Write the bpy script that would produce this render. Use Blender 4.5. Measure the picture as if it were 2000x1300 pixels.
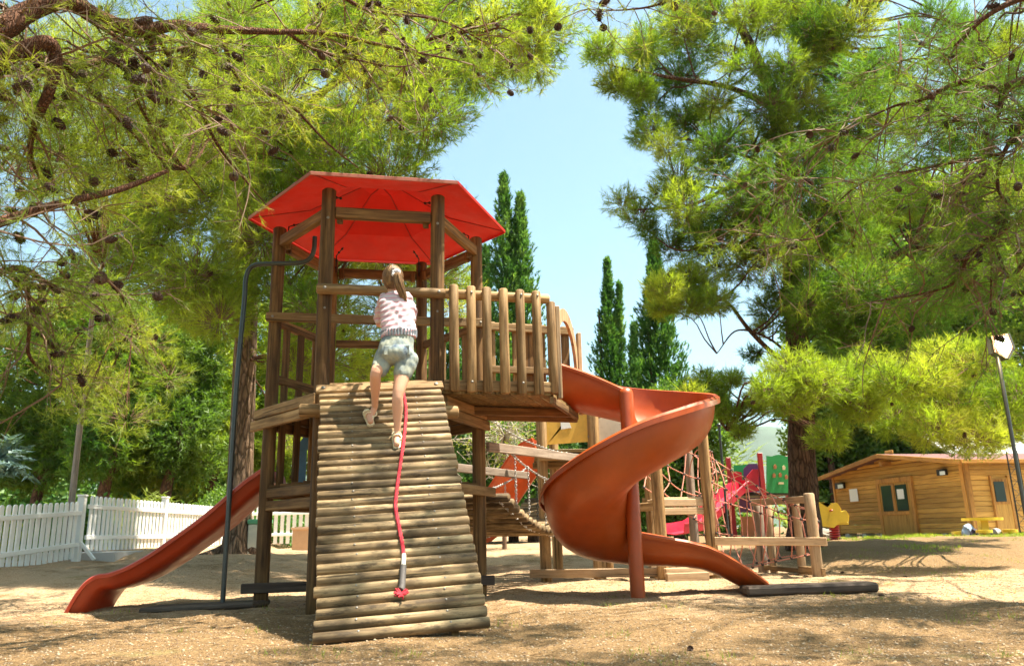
import bpy, bmesh, math, random
import numpy as np
from mathutils import Vector, Matrix, Euler, Quaternion
scene = bpy.context.scene
for o in list(bpy.data.objects):
    bpy.data.objects.remove(o)
col = scene.collection
rad = math.radians
random.seed(7)
rng = np.random.default_rng(11)

# ------------------------------------------------------------------ camera
F = 1540.0; TILT = 14.2; ROLL = 1.3; CAMH = 0.59
CAM = Vector((0, 0, CAMH))
CR = Matrix.Rotation(rad(90 + TILT), 3, 'X') @ Matrix.Rotation(rad(-ROLL), 3, 'Z')
cd = bpy.data.cameras.new('camera'); cam = bpy.data.objects.new('camera', cd); col.objects.link(cam)
cam.matrix_world = Matrix.Translation(CAM) @ CR.to_4x4()
cd.sensor_width = 36; cd.lens = F / 2000 * 36; cd.clip_start = 0.1; cd.clip_end = 9000
cd.dof.use_dof = True; cd.dof.focus_distance = 7.0; cd.dof.aperture_fstop = 3.2
scene.camera = cam
# ------------------------------------------------------------------ light
SUN = Vector((0.35, -0.04, 0.93)).normalized()
SUN_EL = math.asin(SUN.z); SUN_AZ = math.atan2(SUN.x, SUN.y)
world = bpy.data.worlds.new('World'); scene.world = world; world.use_nodes = True
wn = world.node_tree.nodes; wl = world.node_tree.links
bg = wn['Background']; sky = wn.new('ShaderNodeTexSky'); sky.sky_type = 'NISHITA'
sky.sun_disc = False; sky.sun_elevation = SUN_EL; sky.sun_rotation = SUN_AZ
sky.air_density = 1.0; sky.dust_density = 2.0; sky.ozone_density = 1.0; sky.altitude = 50
skm = wn.new('ShaderNodeMix'); skm.data_type = 'RGBA'; skm.blend_type = 'MULTIPLY'; skm.inputs[0].default_value = 1; skm.inputs[7].default_value = (1.02, 1.17, 1.0, 1)
wl.new(sky.outputs[0], skm.inputs[6]); wl.new(skm.outputs[2], bg.inputs[0]); bg.inputs[1].default_value = 0.080
sd = bpy.data.lights.new('sun', 'SUN'); sun = bpy.data.objects.new('sun', sd); col.objects.link(sun)
sd.energy = 5.0; sd.angle = rad(0.53); sd.color = (1.0, 0.915, 0.77)
sun.rotation_euler = SUN.to_track_quat('Z', 'Y').to_euler()
scene.view_settings.view_transform = 'Standard'; scene.view_settings.look = 'None'
scene.view_settings.exposure = 1.9; scene.view_settings.gamma = 1.0
scene.view_settings.use_curve_mapping = False
scene.render.engine = 'CYCLES'
scene.cycles.max_bounces = 8; scene.cycles.transmission_bounces = 6; scene.cycles.diffuse_bounces = 4

# ------------------------------------------------------------------ measuring helpers (where things stand)
def ray(px, py):
    return (CR @ Vector(((px - 1000) / F, -(py - 650) / F, -1))).normalized()
def at(px, py, Y):
    d = ray(px, py); return CAM + d * (Y / d.y)
def atz(px, py, z):
    d = ray(px, py); return CAM + d * ((z - CAMH) / d.z)
def onplane(px, py, p0, n):
    d = ray(px, py); return CAM + d * ((p0 - CAM).dot(n) / d.dot(n))
def ss(a, b, x):
    t = np.clip((x - a) / (b - a), 0, 1); return t * t * (3 - 2 * t)
def ground_h(x, y):
    left = 1 - ss(-4.5, -2.2, x); right = ss(4.0, 5.2, x); mid = 1 - left - right
    hl = .27 * ss(8.2, 11.8, y) + .13 * ss(12.8, 15, y) * (1 - ss(-6.6, -6.0, x)) + .05 * ss(12, 16, y)
    hr = .30 * ss(10, 15, y) * (1 - .5 * ss(19, 23, y))
    hm = .28 * ss(11.5, 18, y) + .12 * ss(18, 32, y)
    return left * hl + right * hr + mid * hm
def gh(x, y): return float(ground_h(np.float64(x), np.float64(y)))
def gnd(px, Y):   # ground point under picture column px at distance Y
    z = 0
    for _ in range(3):
        # solve for x on the ground at this Y
        py = 1000
        d0 = at(px, 1050, Y); z = gh(d0.x, Y)
        lo, hi = 700., 1400.
        for _ in range(30):
            m = (lo + hi) / 2
            if at(px, m, Y).z > z: lo = m
            else: hi = m
    p = at(px, lo, Y); return Vector((p.x, Y, z))

# ------------------------------------------------------------------ object helpers
W = {}
def reg(o, M, parent=None):
    W[o.name] = M
    if parent is not None:
        o.parent = parent; o.matrix_basis = W[parent.name].inverted() @ M
    else: o.matrix_basis = M
    return o
def tag(o, label=None, cat=None, group=None, kind=None):
    if label: o['label'] = label
    if cat: o['category'] = cat
    if group: o['group'] = group
    if kind: o['kind'] = kind
    return o
def thing(name, loc, label, cat, group=None):
    o = bpy.data.objects.new(name, None); col.objects.link(o); o.empty_display_size = .1
    reg(o, Matrix.Translation(Vector(loc)))
    return tag(o, label, cat, group)
def add(name, me, mat=None, parent=None, M=None):
    o = bpy.data.objects.new(name, me); col.objects.link(o)
    if mat is not None and len(me.materials) == 0:
        for m in (mat if isinstance(mat, (list, tuple)) else [mat]): me.materials.append(m)
    return reg(o, M if M is not None else Matrix.Identity(4), parent)
def bm_mesh(bm, name='m', smooth=True, ang=40):
    me = bpy.data.meshes.new(name); bm.normal_update(); bm.to_mesh(me); bm.free()
    if smooth:
        me.polygons.foreach_set('use_smooth', [True] * len(me.polygons))
        try: me.set_sharp_from_angle(angle=rad(ang))
        except Exception: pass
    return me
def np_mesh(name, verts, faces, smooth=False):
    me = bpy.data.meshes.new(name); nv = len(verts); nf, k = faces.shape
    me.vertices.add(nv); me.vertices.foreach_set('co', np.ascontiguousarray(verts, dtype=np.float32).ravel())
    me.loops.add(nf * k); me.loops.foreach_set('vertex_index', np.ascontiguousarray(faces, dtype=np.int32).ravel())
    me.polygons.add(nf); me.polygons.foreach_set('loop_start', np.arange(0, nf * k, k, dtype=np.int32))
    if smooth: me.polygons.foreach_set('use_smooth', np.ones(nf, dtype=bool))
    me.update(calc_edges=True)
    return me
def frame_M(p, zdir, xhint=Vector((0, 0, 1))):
    z = zdir.normalized(); x = xhint - z * xhint.dot(z)
    if x.length < 1e-4: x = Vector((1, 0, 0)) - z * z.x
    x.normalize(); y = z.cross(x)
    M = Matrix((x, y, z)).transposed().to_4x4(); M.translation = p; return M
_cache = {}
def log_mesh(L, r, sides=14, wob=.03, half=False, taper=1.0):
    key = ('log', round(L, 2), round(r, 3), sides, half, round(taper, 2), random.randint(0, 2))
    if key in _cache: return _cache[key]
    bm = bmesh.new(); rings = []
    bev = min(r * .22, .012)
    n = max(3, int(L / .25)); zs = [0, bev] + [L * i / n for i in range(1, n)] + [L - bev, L]
    ph = random.random() * 6
    for i, z in enumerate(zs):
        rr = r * (1 + (taper - 1) * z / L)
        if i in (0, len(zs) - 1): rr = rr - bev
        ring = []
        for k in range(sides):
            a = 2 * math.pi * k / sides
            q = rr * (1 + wob * math.sin(2 * a + ph + z * 1.7) + wob * .6 * math.sin(3 * a + z * 3.1 + ph))
            ring.append(bm.verts.new((q * math.cos(a) + .15 * r * wob * 8 * math.sin(z * 1.3 + ph) , q * math.sin(a), z)))
        rings.append(ring)
    for a, b in zip(rings, rings[1:]):
        for k in range(sides): bm.faces.new((a[k], a[(k + 1) % sides], b[(k + 1) % sides], b[k]))
    bm.faces.new(rings[0][::-1]); bm.faces.new(rings[-1])
    me = bm_mesh(bm, 'log', ang=50); _cache[key] = me; return me
def log(name, a, b, r, mat, parent, sides=14, wob=.03, taper=1.0):
    a = Vector(a); b = Vector(b); me = log_mesh((b - a).length, r, sides, wob, taper=taper)
    if len(me.materials) and me.materials[0] is not mat: me = me.copy(); me.materials.clear()
    return add(name, me, mat, parent, frame_M(a, b - a))
def bx_bm(bm, c, s, M=None, bev=0):
    r = bmesh.ops.create_cube(bm, size=1); vs = r['verts']
    bmesh.ops.scale(bm, vec=s, verts=vs); bmesh.ops.translate(bm, vec=c, verts=vs)
    if bev: 
        es = list({e for v in vs for e in v.link_edges})
        rr = bmesh.ops.bevel(bm, geom=es, offset=bev, segments=1, affect='EDGES'); vs = list({v for f in rr['faces'] for v in f.verts} | {v for v in vs if v.is_valid})
    if M is not None: bmesh.ops.transform(bm, matrix=M, verts=vs)
    return vs
def beam(name, a, b, w, h, mat, parent, up=Vector((0, 0, 1)), bev=.006):
    """rectangular timber from a to b, h along 'up', w across"""
    a = Vector(a); b = Vector(b); L = (b - a).length
    key = ('beam', round(L, 3), w, h, bev)
    me = _cache.get(key)
    if me is None or (len(me.materials) and me.materials[0] is not mat):
        bm = bmesh.new(); bx_bm(bm, (0, 0, L / 2), (h, w, L), bev=bev); me = bm_mesh(bm, 'beam', smooth=False); _cache[key] = me
    return add(name, me, mat, parent, frame_M(a, b - a, up))
def box(name, c, s, mat, parent=None, R=None, bev=.004):
    bm = bmesh.new(); bx_bm(bm, (0, 0, 0), s, bev=bev)
    M = Matrix.Translation(Vector(c)) @ (R.to_4x4() if R is not None else Matrix.Identity(4))
    return add(name, bm_mesh(bm, name, smooth=False), mat, parent, M)
def tube_bm(bm, pts, radii, sides=8, caps=True):
    pts = [Vector(p) for p in pts]
    if not hasattr(radii, '__len__'): radii = [radii] * len(pts)
    t0 = (pts[1] - pts[0]).normalized(); x = Vector((0, 0, 1)) if abs(t0.z) < .9 else Vector((1, 0, 0))
    x = (x - t0 * x.dot(t0)).normalized(); rings = []
    for i, p in enumerate(pts):
        t = (pts[min(i + 1, len(pts) - 1)] - pts[max(i - 1, 0)]).normalized()
        x = (x - t * x.dot(t)).normalized(); y = t.cross(x)
        rings.append([bm.verts.new(p + (x * math.cos(2 * math.pi * k / sides) + y * math.sin(2 * math.pi * k / sides)) * radii[i]) for k in range(sides)])
    for a, b in zip(rings, rings[1:]):
        for k in range(sides): bm.faces.new((a[k], a[(k + 1) % sides], b[(k + 1) % sides], b[k]))
    if caps: bm.faces.new(rings[0][::-1]); bm.faces.new(rings[-1])
def smooth_path(pts, n=6):
    P = [Vector(p) for p in pts]; P = [P[0] * 2 - P[1]] + P + [P[-1] * 2 - P[-2]]; out = []
    for i in range(1, len(P) - 2):
        for k in range(n):
            t = k / n; a, b, c, d = P[i - 1:i + 3]
            out.append(.5 * ((2 * b) + (c - a) * t + (2 * a - 5 * b + 4 * c - d) * t * t + (3 * b - a - 3 * c + d) * t ** 3))
    out.append(P[-2]); return out
def interp_r(rs, n=6):
    out = []
    for a, b in zip(rs, rs[1:]): out += [a + (b - a) * k / n for k in range(n)]
    return out + [rs[-1]]
def tube(name, pts, r, mat, parent=None, sides=8, M=None):
    """mesh is stored about the parent's base"""
    base = W[parent.name].translation.copy() if parent else Vector(pts[0])
    bm = bmesh.new(); tube_bm(bm, [Vector(p) - base for p in pts], r, sides)
    return add(name, bm_mesh(bm, name, ang=60), mat, parent, Matrix.Translation(base))
def ball_bm(bm, c, r, s=(1, 1, 1), u=10, v=7):
    q = bmesh.ops.create_uvsphere(bm, u_segments=u, v_segments=v, radius=r)
    bmesh.ops.scale(bm, vec=s, verts=q['verts']); bmesh.ops.translate(bm, vec=c, verts=q['verts']); return q['verts']
def prism_bm(bm, outline, depth, M=None, holes=None):
    """outline in local XZ, extruded along local Y by depth (centred)"""
    a = [bm.verts.new((x, -depth / 2, z)) for x, z in outline]; b = [bm.verts.new((x, depth / 2, z)) for x, z in outline]
    n = len(a); fs = [bm.faces.new(a), bm.faces.new(b[::-1])]
    for k in range(n): fs.append(bm.faces.new((a[(k + 1) % n], a[k], b[k], b[(k + 1) % n])))
    bmesh.ops.triangulate(bm, faces=fs[:2], ngon_method='EAR_CLIP')
    if M is not None: bmesh.ops.transform(bm, matrix=M, verts=a + b)
def prism(name, outline, depth, mat, parent, M):
    bm = bmesh.new(); prism_bm(bm, outline, depth); bmesh.ops.recalc_face_normals(bm, faces=bm.faces)
    return add(name, bm_mesh(bm, name, smooth=False), mat, parent, M)
def wall_M(p, xdir):
    x = Vector((xdir[0], xdir[1], 0)).normalized(); z = Vector((0, 0, 1)); y = z.cross(x)
    M = Matrix((x, y, z)).transposed().to_4x4(); M.translation = Vector(p); return M
def bolt(p, n, parent, r=.014, mat=None):
    key = ('bolt', round(r, 3)); me = _cache.get(key)
    if me is None:
        bm = bmesh.new(); q = bmesh.ops.create_uvsphere(bm, u_segments=8, v_segments=5, radius=r); bmesh.ops.scale(bm, vec=(1, 1, .5), verts=q['verts'])
        me = bm_mesh(bm, 'bolt'); _cache[key] = me
    return add('bolt', me, mat or M_bolt, parent, frame_M(Vector(p), Vector(n)))

# ------------------------------------------------------------------ materials
def new_mat(name):
    m = bpy.data.materials.new(name); m.use_nodes = True; nt = m.node_tree
    for n in list(nt.nodes): nt.nodes.remove(n)
    out = nt.nodes.new('ShaderNodeOutputMaterial'); return m, nt, out
def N(nt, t, **kw):
    n = nt.nodes.new(t)
    for k, v in kw.items():
        if k in n.inputs.keys() if isinstance(k, str) else False: n.inputs[k].default_value = v
        else: setattr(n, k, v)
    return n
def coords(nt, scale=(1, 1, 1), randomize=True, kind='Object'):
    tc = nt.nodes.new('ShaderNodeTexCoord'); mp = nt.nodes.new('ShaderNodeMapping'); mp.inputs['Scale'].default_value = scale
    if randomize:
        oi = nt.nodes.new('ShaderNodeObjectInfo'); vm = nt.nodes.new('ShaderNodeVectorMath'); vm.operation = 'MULTIPLY_ADD'
        vm.inputs[1].default_value = (1, 1, 1); cb = nt.nodes.new('ShaderNodeCombineXYZ')
        mt = nt.nodes.new('ShaderNodeMath'); mt.operation = 'MULTIPLY'; mt.inputs[1].default_value = 37.0
        nt.links.new(oi.outputs['Random'], mt.inputs[0])
        for i in range(3): nt.links.new(mt.outputs[0], cb.inputs[i])
        nt.links.new(tc.outputs[kind], vm.inputs[0]); nt.links.new(cb.outputs[0], vm.inputs[2])
        nt.links.new(vm.outputs[0], mp.inputs[0])
    else: nt.links.new(tc.outputs[kind], mp.inputs[0])
    return mp.outputs[0]
def noise(nt, vec, scale, detail=4, rough=.55, dist=0.):
    n = nt.nodes.new('ShaderNodeTexNoise'); n.inputs['Scale'].default_value = scale; n.inputs['Detail'].default_value = detail
    n.inputs['Roughness'].default_value = rough; n.inputs['Distortion'].default_value = dist
    nt.links.new(vec, n.inputs['Vector']); return n.outputs['Fac']
def ramp(nt, fac, stops):
    r = nt.nodes.new('ShaderNodeValToRGB'); e = r.color_ramp.elements
    while len(e) > 1: e.remove(e[0])
    e[0].position = stops[0][0]; c = stops[0][1]; e[0].color = (*c, 1) if hasattr(c, '__len__') else (c, c, c, 1)
    for p, c in stops[1:]:
        q = e.new(p); q.color = (*c, 1) if hasattr(c, '__len__') else (c, c, c, 1)
    nt.links.new(fac, r.inputs[0]); return r.outputs[0]
def mixc(nt, fac, a, b, mode='MIX'):
    m = nt.nodes.new('ShaderNodeMix'); m.data_type = 'RGBA'; m.blend_type = mode
    for sock, v in ((m.inputs[0], fac), (m.inputs[6], a), (m.inputs[7], b)):
        if hasattr(v, 'links') or isinstance(v, bpy.types.NodeSocket): nt.links.new(v, sock)
        elif hasattr(v, '__len__'): sock.default_value = (*v, 1)
        else: sock.default_value = v
    return m.outputs[2]
def bump(nt, h, strength, dist=.01):
    b = nt.nodes.new('ShaderNodeBump'); b.inputs['Strength'].default_value = strength; b.inputs['Distance'].default_value = dist
    nt.links.new(h, b.inputs['Height']); return b.outputs[0]
def principled(nt, out, color, rough=.6, normal=None, spec=.5, metal=0., **kw):
    p = nt.nodes.new('ShaderNodeBsdfPrincipled')
    if isinstance(color, bpy.types.NodeSocket): nt.links.new(color, p.inputs['Base Color'])
    else: p.inputs['Base Color'].default_value = (*color, 1)
    if isinstance(rough, bpy.types.NodeSocket): nt.links.new(rough, p.inputs['Roughness'])
    else: p.inputs['Roughness'].default_value = rough
    p.inputs['Specular IOR Level'].default_value = spec; p.inputs['Metallic'].default_value = metal
    if normal is not None: nt.links.new(normal, p.inputs['Normal'])
    nt.links.new(p.outputs[0], out.inputs[0]); return p
def mat_wood(name, light, mid, dark, grain=1., stain=.5, stain_scale=2.2, mottle=.3):
    m, nt, out = new_mat(name)
    v = coords(nt, (30 * grain, 30 * grain, 1.6)); g = noise(nt, v, 1, 5, .6, .3)
    c = ramp(nt, g, [(.28, dark), (.48, mid), (.68, light)])
    v2 = coords(nt, (1, 1, .55)); s = noise(nt, v2, stain_scale, 3, .6)
    sm = ramp(nt, s, [(.40, 0.0), (.66, 1.0)])
    fm = nt.nodes.new('ShaderNodeMath'); fm.operation = 'MULTIPLY'; fm.inputs[1].default_value = stain; nt.links.new(sm, fm.inputs[0])
    c = mixc(nt, fm.outputs[0], c, dark)
    v4 = coords(nt, (1, 1, .3)); mo = ramp(nt, noise(nt, v4, 22, 6, .75), [(.50, 0.), (.64, mottle)]); c = mixc(nt, mo, c, tuple(x * .55 + .01 for x in dark))
    v3 = coords(nt, (55, 55, .9)); cr = noise(nt, v3, 1, 2, .5); crm = ramp(nt, cr, [(.30, 0.28), (.36, 1.0)])
    c = mixc(nt, 1.0, c, crm, 'MULTIPLY')
    oi = nt.nodes.new('ShaderNodeObjectInfo'); br = nt.nodes.new('ShaderNodeMapRange'); br.inputs[3].default_value = .68; br.inputs[4].default_value = 1.18
    nt.links.new(oi.outputs['Random'], br.inputs[0]); c = mixc(nt, 1.0, c, br.outputs[0], 'MULTIPLY')
    hs = mixc(nt, .5, g, crm)
    principled(nt, out, c, .72, bump(nt, hs, .55, .006), spec=.25); return m
def mat_plastic(name, c, rough=.3, transl=0., var=.12, spec=.5, dirt=.25, dirtc=(.12, .06, .03)):
    m, nt, out = new_mat(name); v = coords(nt, (1, 1, 1), False)
    n = noise(nt, v, 3.2, 5, .62); col2 = tuple(x * (1 - var * 2) for x in c)
    cc = mixc(nt, ramp(nt, n, [(.35, 0.), (.7, 1.)]), c, col2)
    n2 = noise(nt, v, 26, 5, .7); dm = ramp(nt, n2, [(.56, 0.), (.74, dirt)]); cc = mixc(nt, dm, cc, dirtc)
    rr = ramp(nt, noise(nt, v, 8, 4), [(.3, rough), (.7, min(1, rough + .22))])
    p = principled(nt, out, cc, rr, bump(nt, noise(nt, v, 40, 3), .05, .004), spec=spec)
    if transl:
        t = nt.nodes.new('ShaderNodeBsdfTranslucent'); nt.links.new(cc, t.inputs[0]); mx = nt.nodes.new('ShaderNodeMixShader'); mx.inputs[0].default_value = transl
        nt.links.new(p.outputs[0], mx.inputs[1]); nt.links.new(t.outputs[0], mx.inputs[2]); nt.links.new(mx.outputs[0], out.inputs[0])
    return m
def mat_plain(name, c, rough=.6, metal=0., var=.15, nscale=12, bmp=.1, spec=.4):
    m, nt, out = new_mat(name); v = coords(nt, (1, 1, 1)); n = noise(nt, v, nscale, 4)
    cc = mixc(nt, n, tuple(x * (1 - var) for x in c), tuple(min(1, x * (1 + var)) for x in c))
    principled(nt, out, cc, rough, bump(nt, n, bmp, .005), spec=spec, metal=metal); return m
def mat_leaf(name, c1, c2, c3, transl=.45, scale=1.2, rough=.5, gloss=.025):
    m, nt, out = new_mat(name); v = coords(nt, (1, 1, 1), False)
    n = noise(nt, v, scale, 3, .6); c = ramp(nt, n, [(.33, c1), (.5, c2), (.67, c3)])
    n2 = noise(nt, v, 9, 2); c = mixc(nt, 1., c, ramp(nt, n2, [(.3, .75), (.7, 1.25)]), 'MULTIPLY')
    d = nt.nodes.new('ShaderNodeBsdfDiffuse'); nt.links.new(c, d.inputs[0])
    t = nt.nodes.new('ShaderNodeBsdfTranslucent')
    tc = mixc(nt, 1., c, (1.5, 1.5, .58), 'MULTIPLY'); nt.links.new(tc, t.inputs[0])
    mx = nt.nodes.new('ShaderNodeMixShader'); mx.inputs[0].default_value = transl
    nt.links.new(d.outputs[0], mx.inputs[1]); nt.links.new(t.outputs[0], mx.inputs[2])
    g = nt.nodes.new('ShaderNodeBsdfGlossy'); g.inputs['Roughness'].default_value = rough; g.inputs[0].default_value = (.9, .95, .8, 1)
    m2 = nt.nodes.new('ShaderNodeMixShader'); m2.inputs[0].default_value = gloss
    nt.links.new(mx.outputs[0], m2.inputs[1]); nt.links.new(g.outputs[0], m2.inputs[2]); nt.links.new(m2.outputs[0], out.inputs[0]); return m
def mat_bark(name, c1, c2, scale=1., crack=.35):
    m, nt, out = new_mat(name); v = coords(nt, (9 * scale, 9 * scale, 2.2 * scale), False)
    vo = nt.nodes.new('ShaderNodeTexVoronoi'); vo.feature = 'DISTANCE_TO_EDGE'; vo.inputs['Scale'].default_value = 1.6
    vd = nt.nodes.new('ShaderNodeVectorMath'); vd.operation = 'ADD'; nz = nt.nodes.new('ShaderNodeTexNoise'); nz.inputs['Scale'].default_value = 1.1
    nt.links.new(v, nz.inputs['Vector']); nt.links.new(v, vd.inputs[0]); nt.links.new(nz.outputs['Color'], vd.inputs[1]); nt.links.new(vd.outputs[0], vo.inputs['Vector'])
    e = ramp(nt, vo.outputs['Distance'], [(0., 0.), (.22, 1.)]); n = noise(nt, v, 2.5, 5, .65)
    c = mixc(nt, n, c1, c2); c = mixc(nt, 1., c, ramp(nt, vo.outputs['Distance'], [(0., crack), (.18, 1.)]), 'MULTIPLY'); c = mixc(nt, 1., c, ramp(nt, noise(nt, v, 6, 4, .7), [(.3, .6), (.7, 1.25)]), 'MULTIPLY')
    principled(nt, out, c, .9, bump(nt, mixc(nt, .3, e, n), .9, .03), spec=.15); return m

M_post = mat_wood('brown_treated_wood', (.32, .18, .065), (.17, .088, .030), (.05, .026, .011), stain=.4)
M_rail = mat_wood('weathered_wood', (.47, .31, .15), (.30, .18, .075), (.085, .047, .018), stain=.3)
M_pale = mat_wood('pale_wood', (.60, .43, .27), (.50, .34, .19), (.28, .17, .09), stain=.2)
M_ramp = mat_wood('ramp_log_wood', (.53, .395, .215), (.30, .20, .098), (.05, .031, .015), stain=.85, stain_scale=4., mottle=.75)
M_deck = mat_wood('mossy_deck_wood', (.32, .22, .08), (.22, .14, .05), (.09, .06, .02), stain=.5)
M_grey = mat_wood('grey_weathered_wood', (.42, .34, .27), (.32, .25, .19), (.14, .10, .07), stain=.3)
M_old = mat_wood('old_dark_plank', (.13, .095, .07), (.08, .056, .04), (.03, .02, .015), stain=.6)
M_bolt = mat_plain('galvanised_bolt', (.22, .20, .17), .5, .6)
M_black = mat_plain('black_iron', (.03, .028, .026), .5, .5)
M_steel = mat_plain('dull_steel', (.075, .085, .085), .4, .75, .2, 20)
M_chain = mat_plain('galvanised_chain', (.50, .48, .45), .4, .7)
M_red = mat_plastic('red_roof_plastic', (.58, .028, .012), .5, transl=.33, dirt=.1, var=.08)
M_redtop = mat_plastic('faded_red_edge', (.40, .12, .08), .6, dirt=.7, dirtc=(.12, .08, .06))
M_slide = mat_plastic('orange_slide_plastic', (.40, .066, .006), .30, transl=.0, dirt=.18)
M_rslide = mat_plastic('red_slide_plastic', (.46, .048, .010), .28, dirt=.2)
M_oslide = mat_plastic('bright_orange_plastic', (.85, .17, .04), .35, transl=.25)
M_rope = mat_plain('red_rope', (.42, .022, .035), .8, 0, .35, 90, .6)
M_ropew = mat_plain('white_tape', (.75, .68, .58), .7, 0, .15, 60)
M_ropeg = mat_plain('grey_tape', (.07, .06, .055), .7, 0, .3, 60)
M_net = mat_plain('faded_red_net_rope', (.50, .20, .14), .85, 0, .3, 60, .4)
M_knot = mat_plain('dark_clamp', (.06, .045, .04), .6)
M_needle_a = mat_leaf('pine_needles_near', (.10, .17, .020), (.18, .24, .030), (.31, .34, .052), .58, .9)
M_needle_b = mat_leaf('pine_needles_lime', (.115, .21, .020), (.205, .29, .030), (.34, .38, .058), .57, .6)
M_needle_c = mat_leaf('pine_needles_green', (.045, .125, .018), (.10, .19, .022), (.235, .28, .035), .56, .45)
M_leaf_d = mat_leaf('dark_evergreen_leaf', (.055, .12, .02), (.10, .18, .03), (.20, .27, .045), .5, .4)
M_cyp = mat_leaf('cypress_scale_leaf', (.04, .12, .03), (.075, .18, .04), (.16, .27, .07), .42, 1.6)
M_yel = mat_leaf('yellow_green_leaf', (.15, .20, .03), (.20, .25, .04), (.28, .30, .06), .5, 1.5)
M_palm = mat_leaf('palm_frond', (.14, .21, .06), (.20, .27, .08), (.28, .34, .12), .45, 1.)
M_bark = mat_bark('pine_bark', (.20, .11, .07), (.10, .06, .04), 1.)
M_bark2 = mat_bark('pale_pine_bark', (.30, .20, .13), (.15, .095, .06), .8)
M_limb = mat_bark('red_brown_limb', (.22, .10, .055), (.12, .06, .035), 4.5, .7)
M_twig = mat_plain('twig_bark', (.17, .105, .065), .85, 0, .3)
M_cone = mat_plain('pine_cone_scales', (.075, .04, .025), .7, 0, .5, 60, .8)
M_white = mat_plain('white_painted_wood', (.78, .77, .74), .55, 0, .06)

# ------------------------------------------------------------------ ground
def vnoise(x, y, s, seed=0):
    xs = x / s + 1000; ys = y / s + 1000; xi = np.floor(xs).astype(np.int64); yi = np.floor(ys).astype(np.int64); fx = xs - xi; fy = ys - yi
    fx = fx * fx * (3 - 2 * fx); fy = fy * fy * (3 - 2 * fy)
    def h(a, b):
        n = (a * 374761393 + b * 668265263 + seed * 982451653) & 0xffffffff; n = ((n ^ (n >> 13)) * 1274126177) & 0xffffffff
        return ((n ^ (n >> 16)) & 0xffff) / 65535.
    return (h(xi, yi) * (1 - fx) + h(xi + 1, yi) * fx) * (1 - fy) + (h(xi, yi + 1) * (1 - fx) + h(xi + 1, yi + 1) * fx) * fy
def relief(x, y):
    near = 1 - ss(14, 40, np.abs(y))
    return near * (.050 * (vnoise(x, y, 1.1, 1) - .5) + .040 * (vnoise(x, y, .35, 2) - .5) + .018 * (vnoise(x, y, .14, 3) - .5))
def surf(x, y): return float(ground_h(np.float64(x), np.float64(y)) + relief(np.float64(x), np.float64(y)))
def axis_pts(a, b, st, lo, hi):
    p = list(np.arange(a, b, st)); q = b; d = st
    while q < hi: p.append(q); d *= 1.22; q += d
    p.append(hi); q = a; d = st; r = []
    while q > lo: d *= 1.22; q -= d; r.append(max(q, lo))
    return np.array(r[::-1] + p)
gx = axis_pts(-7.5, 8.5, .07, -2500, 2500); gy = axis_pts(3.0, 15, .07, -200, 3000)
GX, GY = np.meshgrid(gx, gy); GZ = ground_h(GX, GY) + relief(GX, GY)
nx, ny = len(gx), len(gy); idx = np.arange(nx * ny).reshape(ny, nx)
fc = np.stack([idx[:-1, :-1], idx[:-1, 1:], idx[1:, 1:], idx[1:, :-1]], -1).reshape(-1, 4)
m, nt, out = new_mat('dry_sandy_ground'); v = coords(nt, (1, 1, 1), False)
n1 = noise(nt, v, .55, 5, .62, .6); n2 = noise(nt, v, 3.2, 6, .72); n3 = noise(nt, v, 60, 4, .7)
sand = ramp(nt, n3, [(.3, (.20, .12, .06)), (.5, (.38, .255, .145)), (.7, (.58, .43, .28))])
litter = ramp(nt, noise(nt, v, 85, 4, .75), [(.3, (.055, .032, .014)), (.52, (.19, .115, .05)), (.75, (.42, .30, .16))])
mx = nt.nodes.new('ShaderNodeMath'); mx.operation = 'ADD'; nt.links.new(n1, mx.inputs[0]); nt.links.new(n2, mx.inputs[1])
# needle litter gathers in the foreground and on the banks left and right
sx = nt.nodes.new('ShaderNodeSeparateXYZ'); nt.links.new(v, sx.inputs[0])
mr = nt.nodes.new('ShaderNodeMapRange'); mr.inputs[1].default_value = 7.6; mr.inputs[2].default_value = 4.6; nt.links.new(sx.outputs[1], mr.inputs[0])
mb = nt.nodes.new('ShaderNodeMapRange'); mb.inputs[1].default_value = 3.2; mb.inputs[2].default_value = 5.0; nt.links.new(sx.outputs[0], mb.inputs[0])
mc = nt.nodes.new('ShaderNodeMapRange'); mc.inputs[1].default_value = 9.5; mc.inputs[2].default_value = 11.0; nt.links.new(sx.outputs[1], mc.inputs[0])
mm = nt.nodes.new('ShaderNodeMath'); mm.operation = 'MULTIPLY'; nt.links.new(mb.outputs[0], mm.inputs[0]); nt.links.new(mc.outputs[0], mm.inputs[1])
mxx = nt.nodes.new('ShaderNodeMath'); mxx.operation = 'MAXIMUM'; nt.links.new(mr.outputs[0], mxx.inputs[0]); nt.links.new(mm.outputs[0], mxx.inputs[1])
mad = nt.nodes.new('ShaderNodeMath'); mad.operation = 'MULTIPLY_ADD'; mad.inputs[1].default_value = .40; nt.links.new(mxx.outputs[0], mad.inputs[0]); nt.links.new(mx.outputs[0], mad.inputs[2])
lf = ramp(nt, mad.outputs[0], [(.92, 0.0), (1.0, .35), (1.12, .85)]) if False else None
mr2 = nt.nodes.new('ShaderNodeMapRange'); mr2.inputs[1].default_value = 1.0; mr2.inputs[2].default_value = 1.22; mr2.inputs[4].default_value = .9; nt.links.new(mad.outputs[0], mr2.inputs[0])
c = mixc(nt, mr2.outputs[0], sand, litter)
vo = nt.nodes.new('ShaderNodeTexVoronoi'); vo.inputs['Scale'].default_value = 42; nt.links.new(v, vo.inputs['Vector'])
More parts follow.
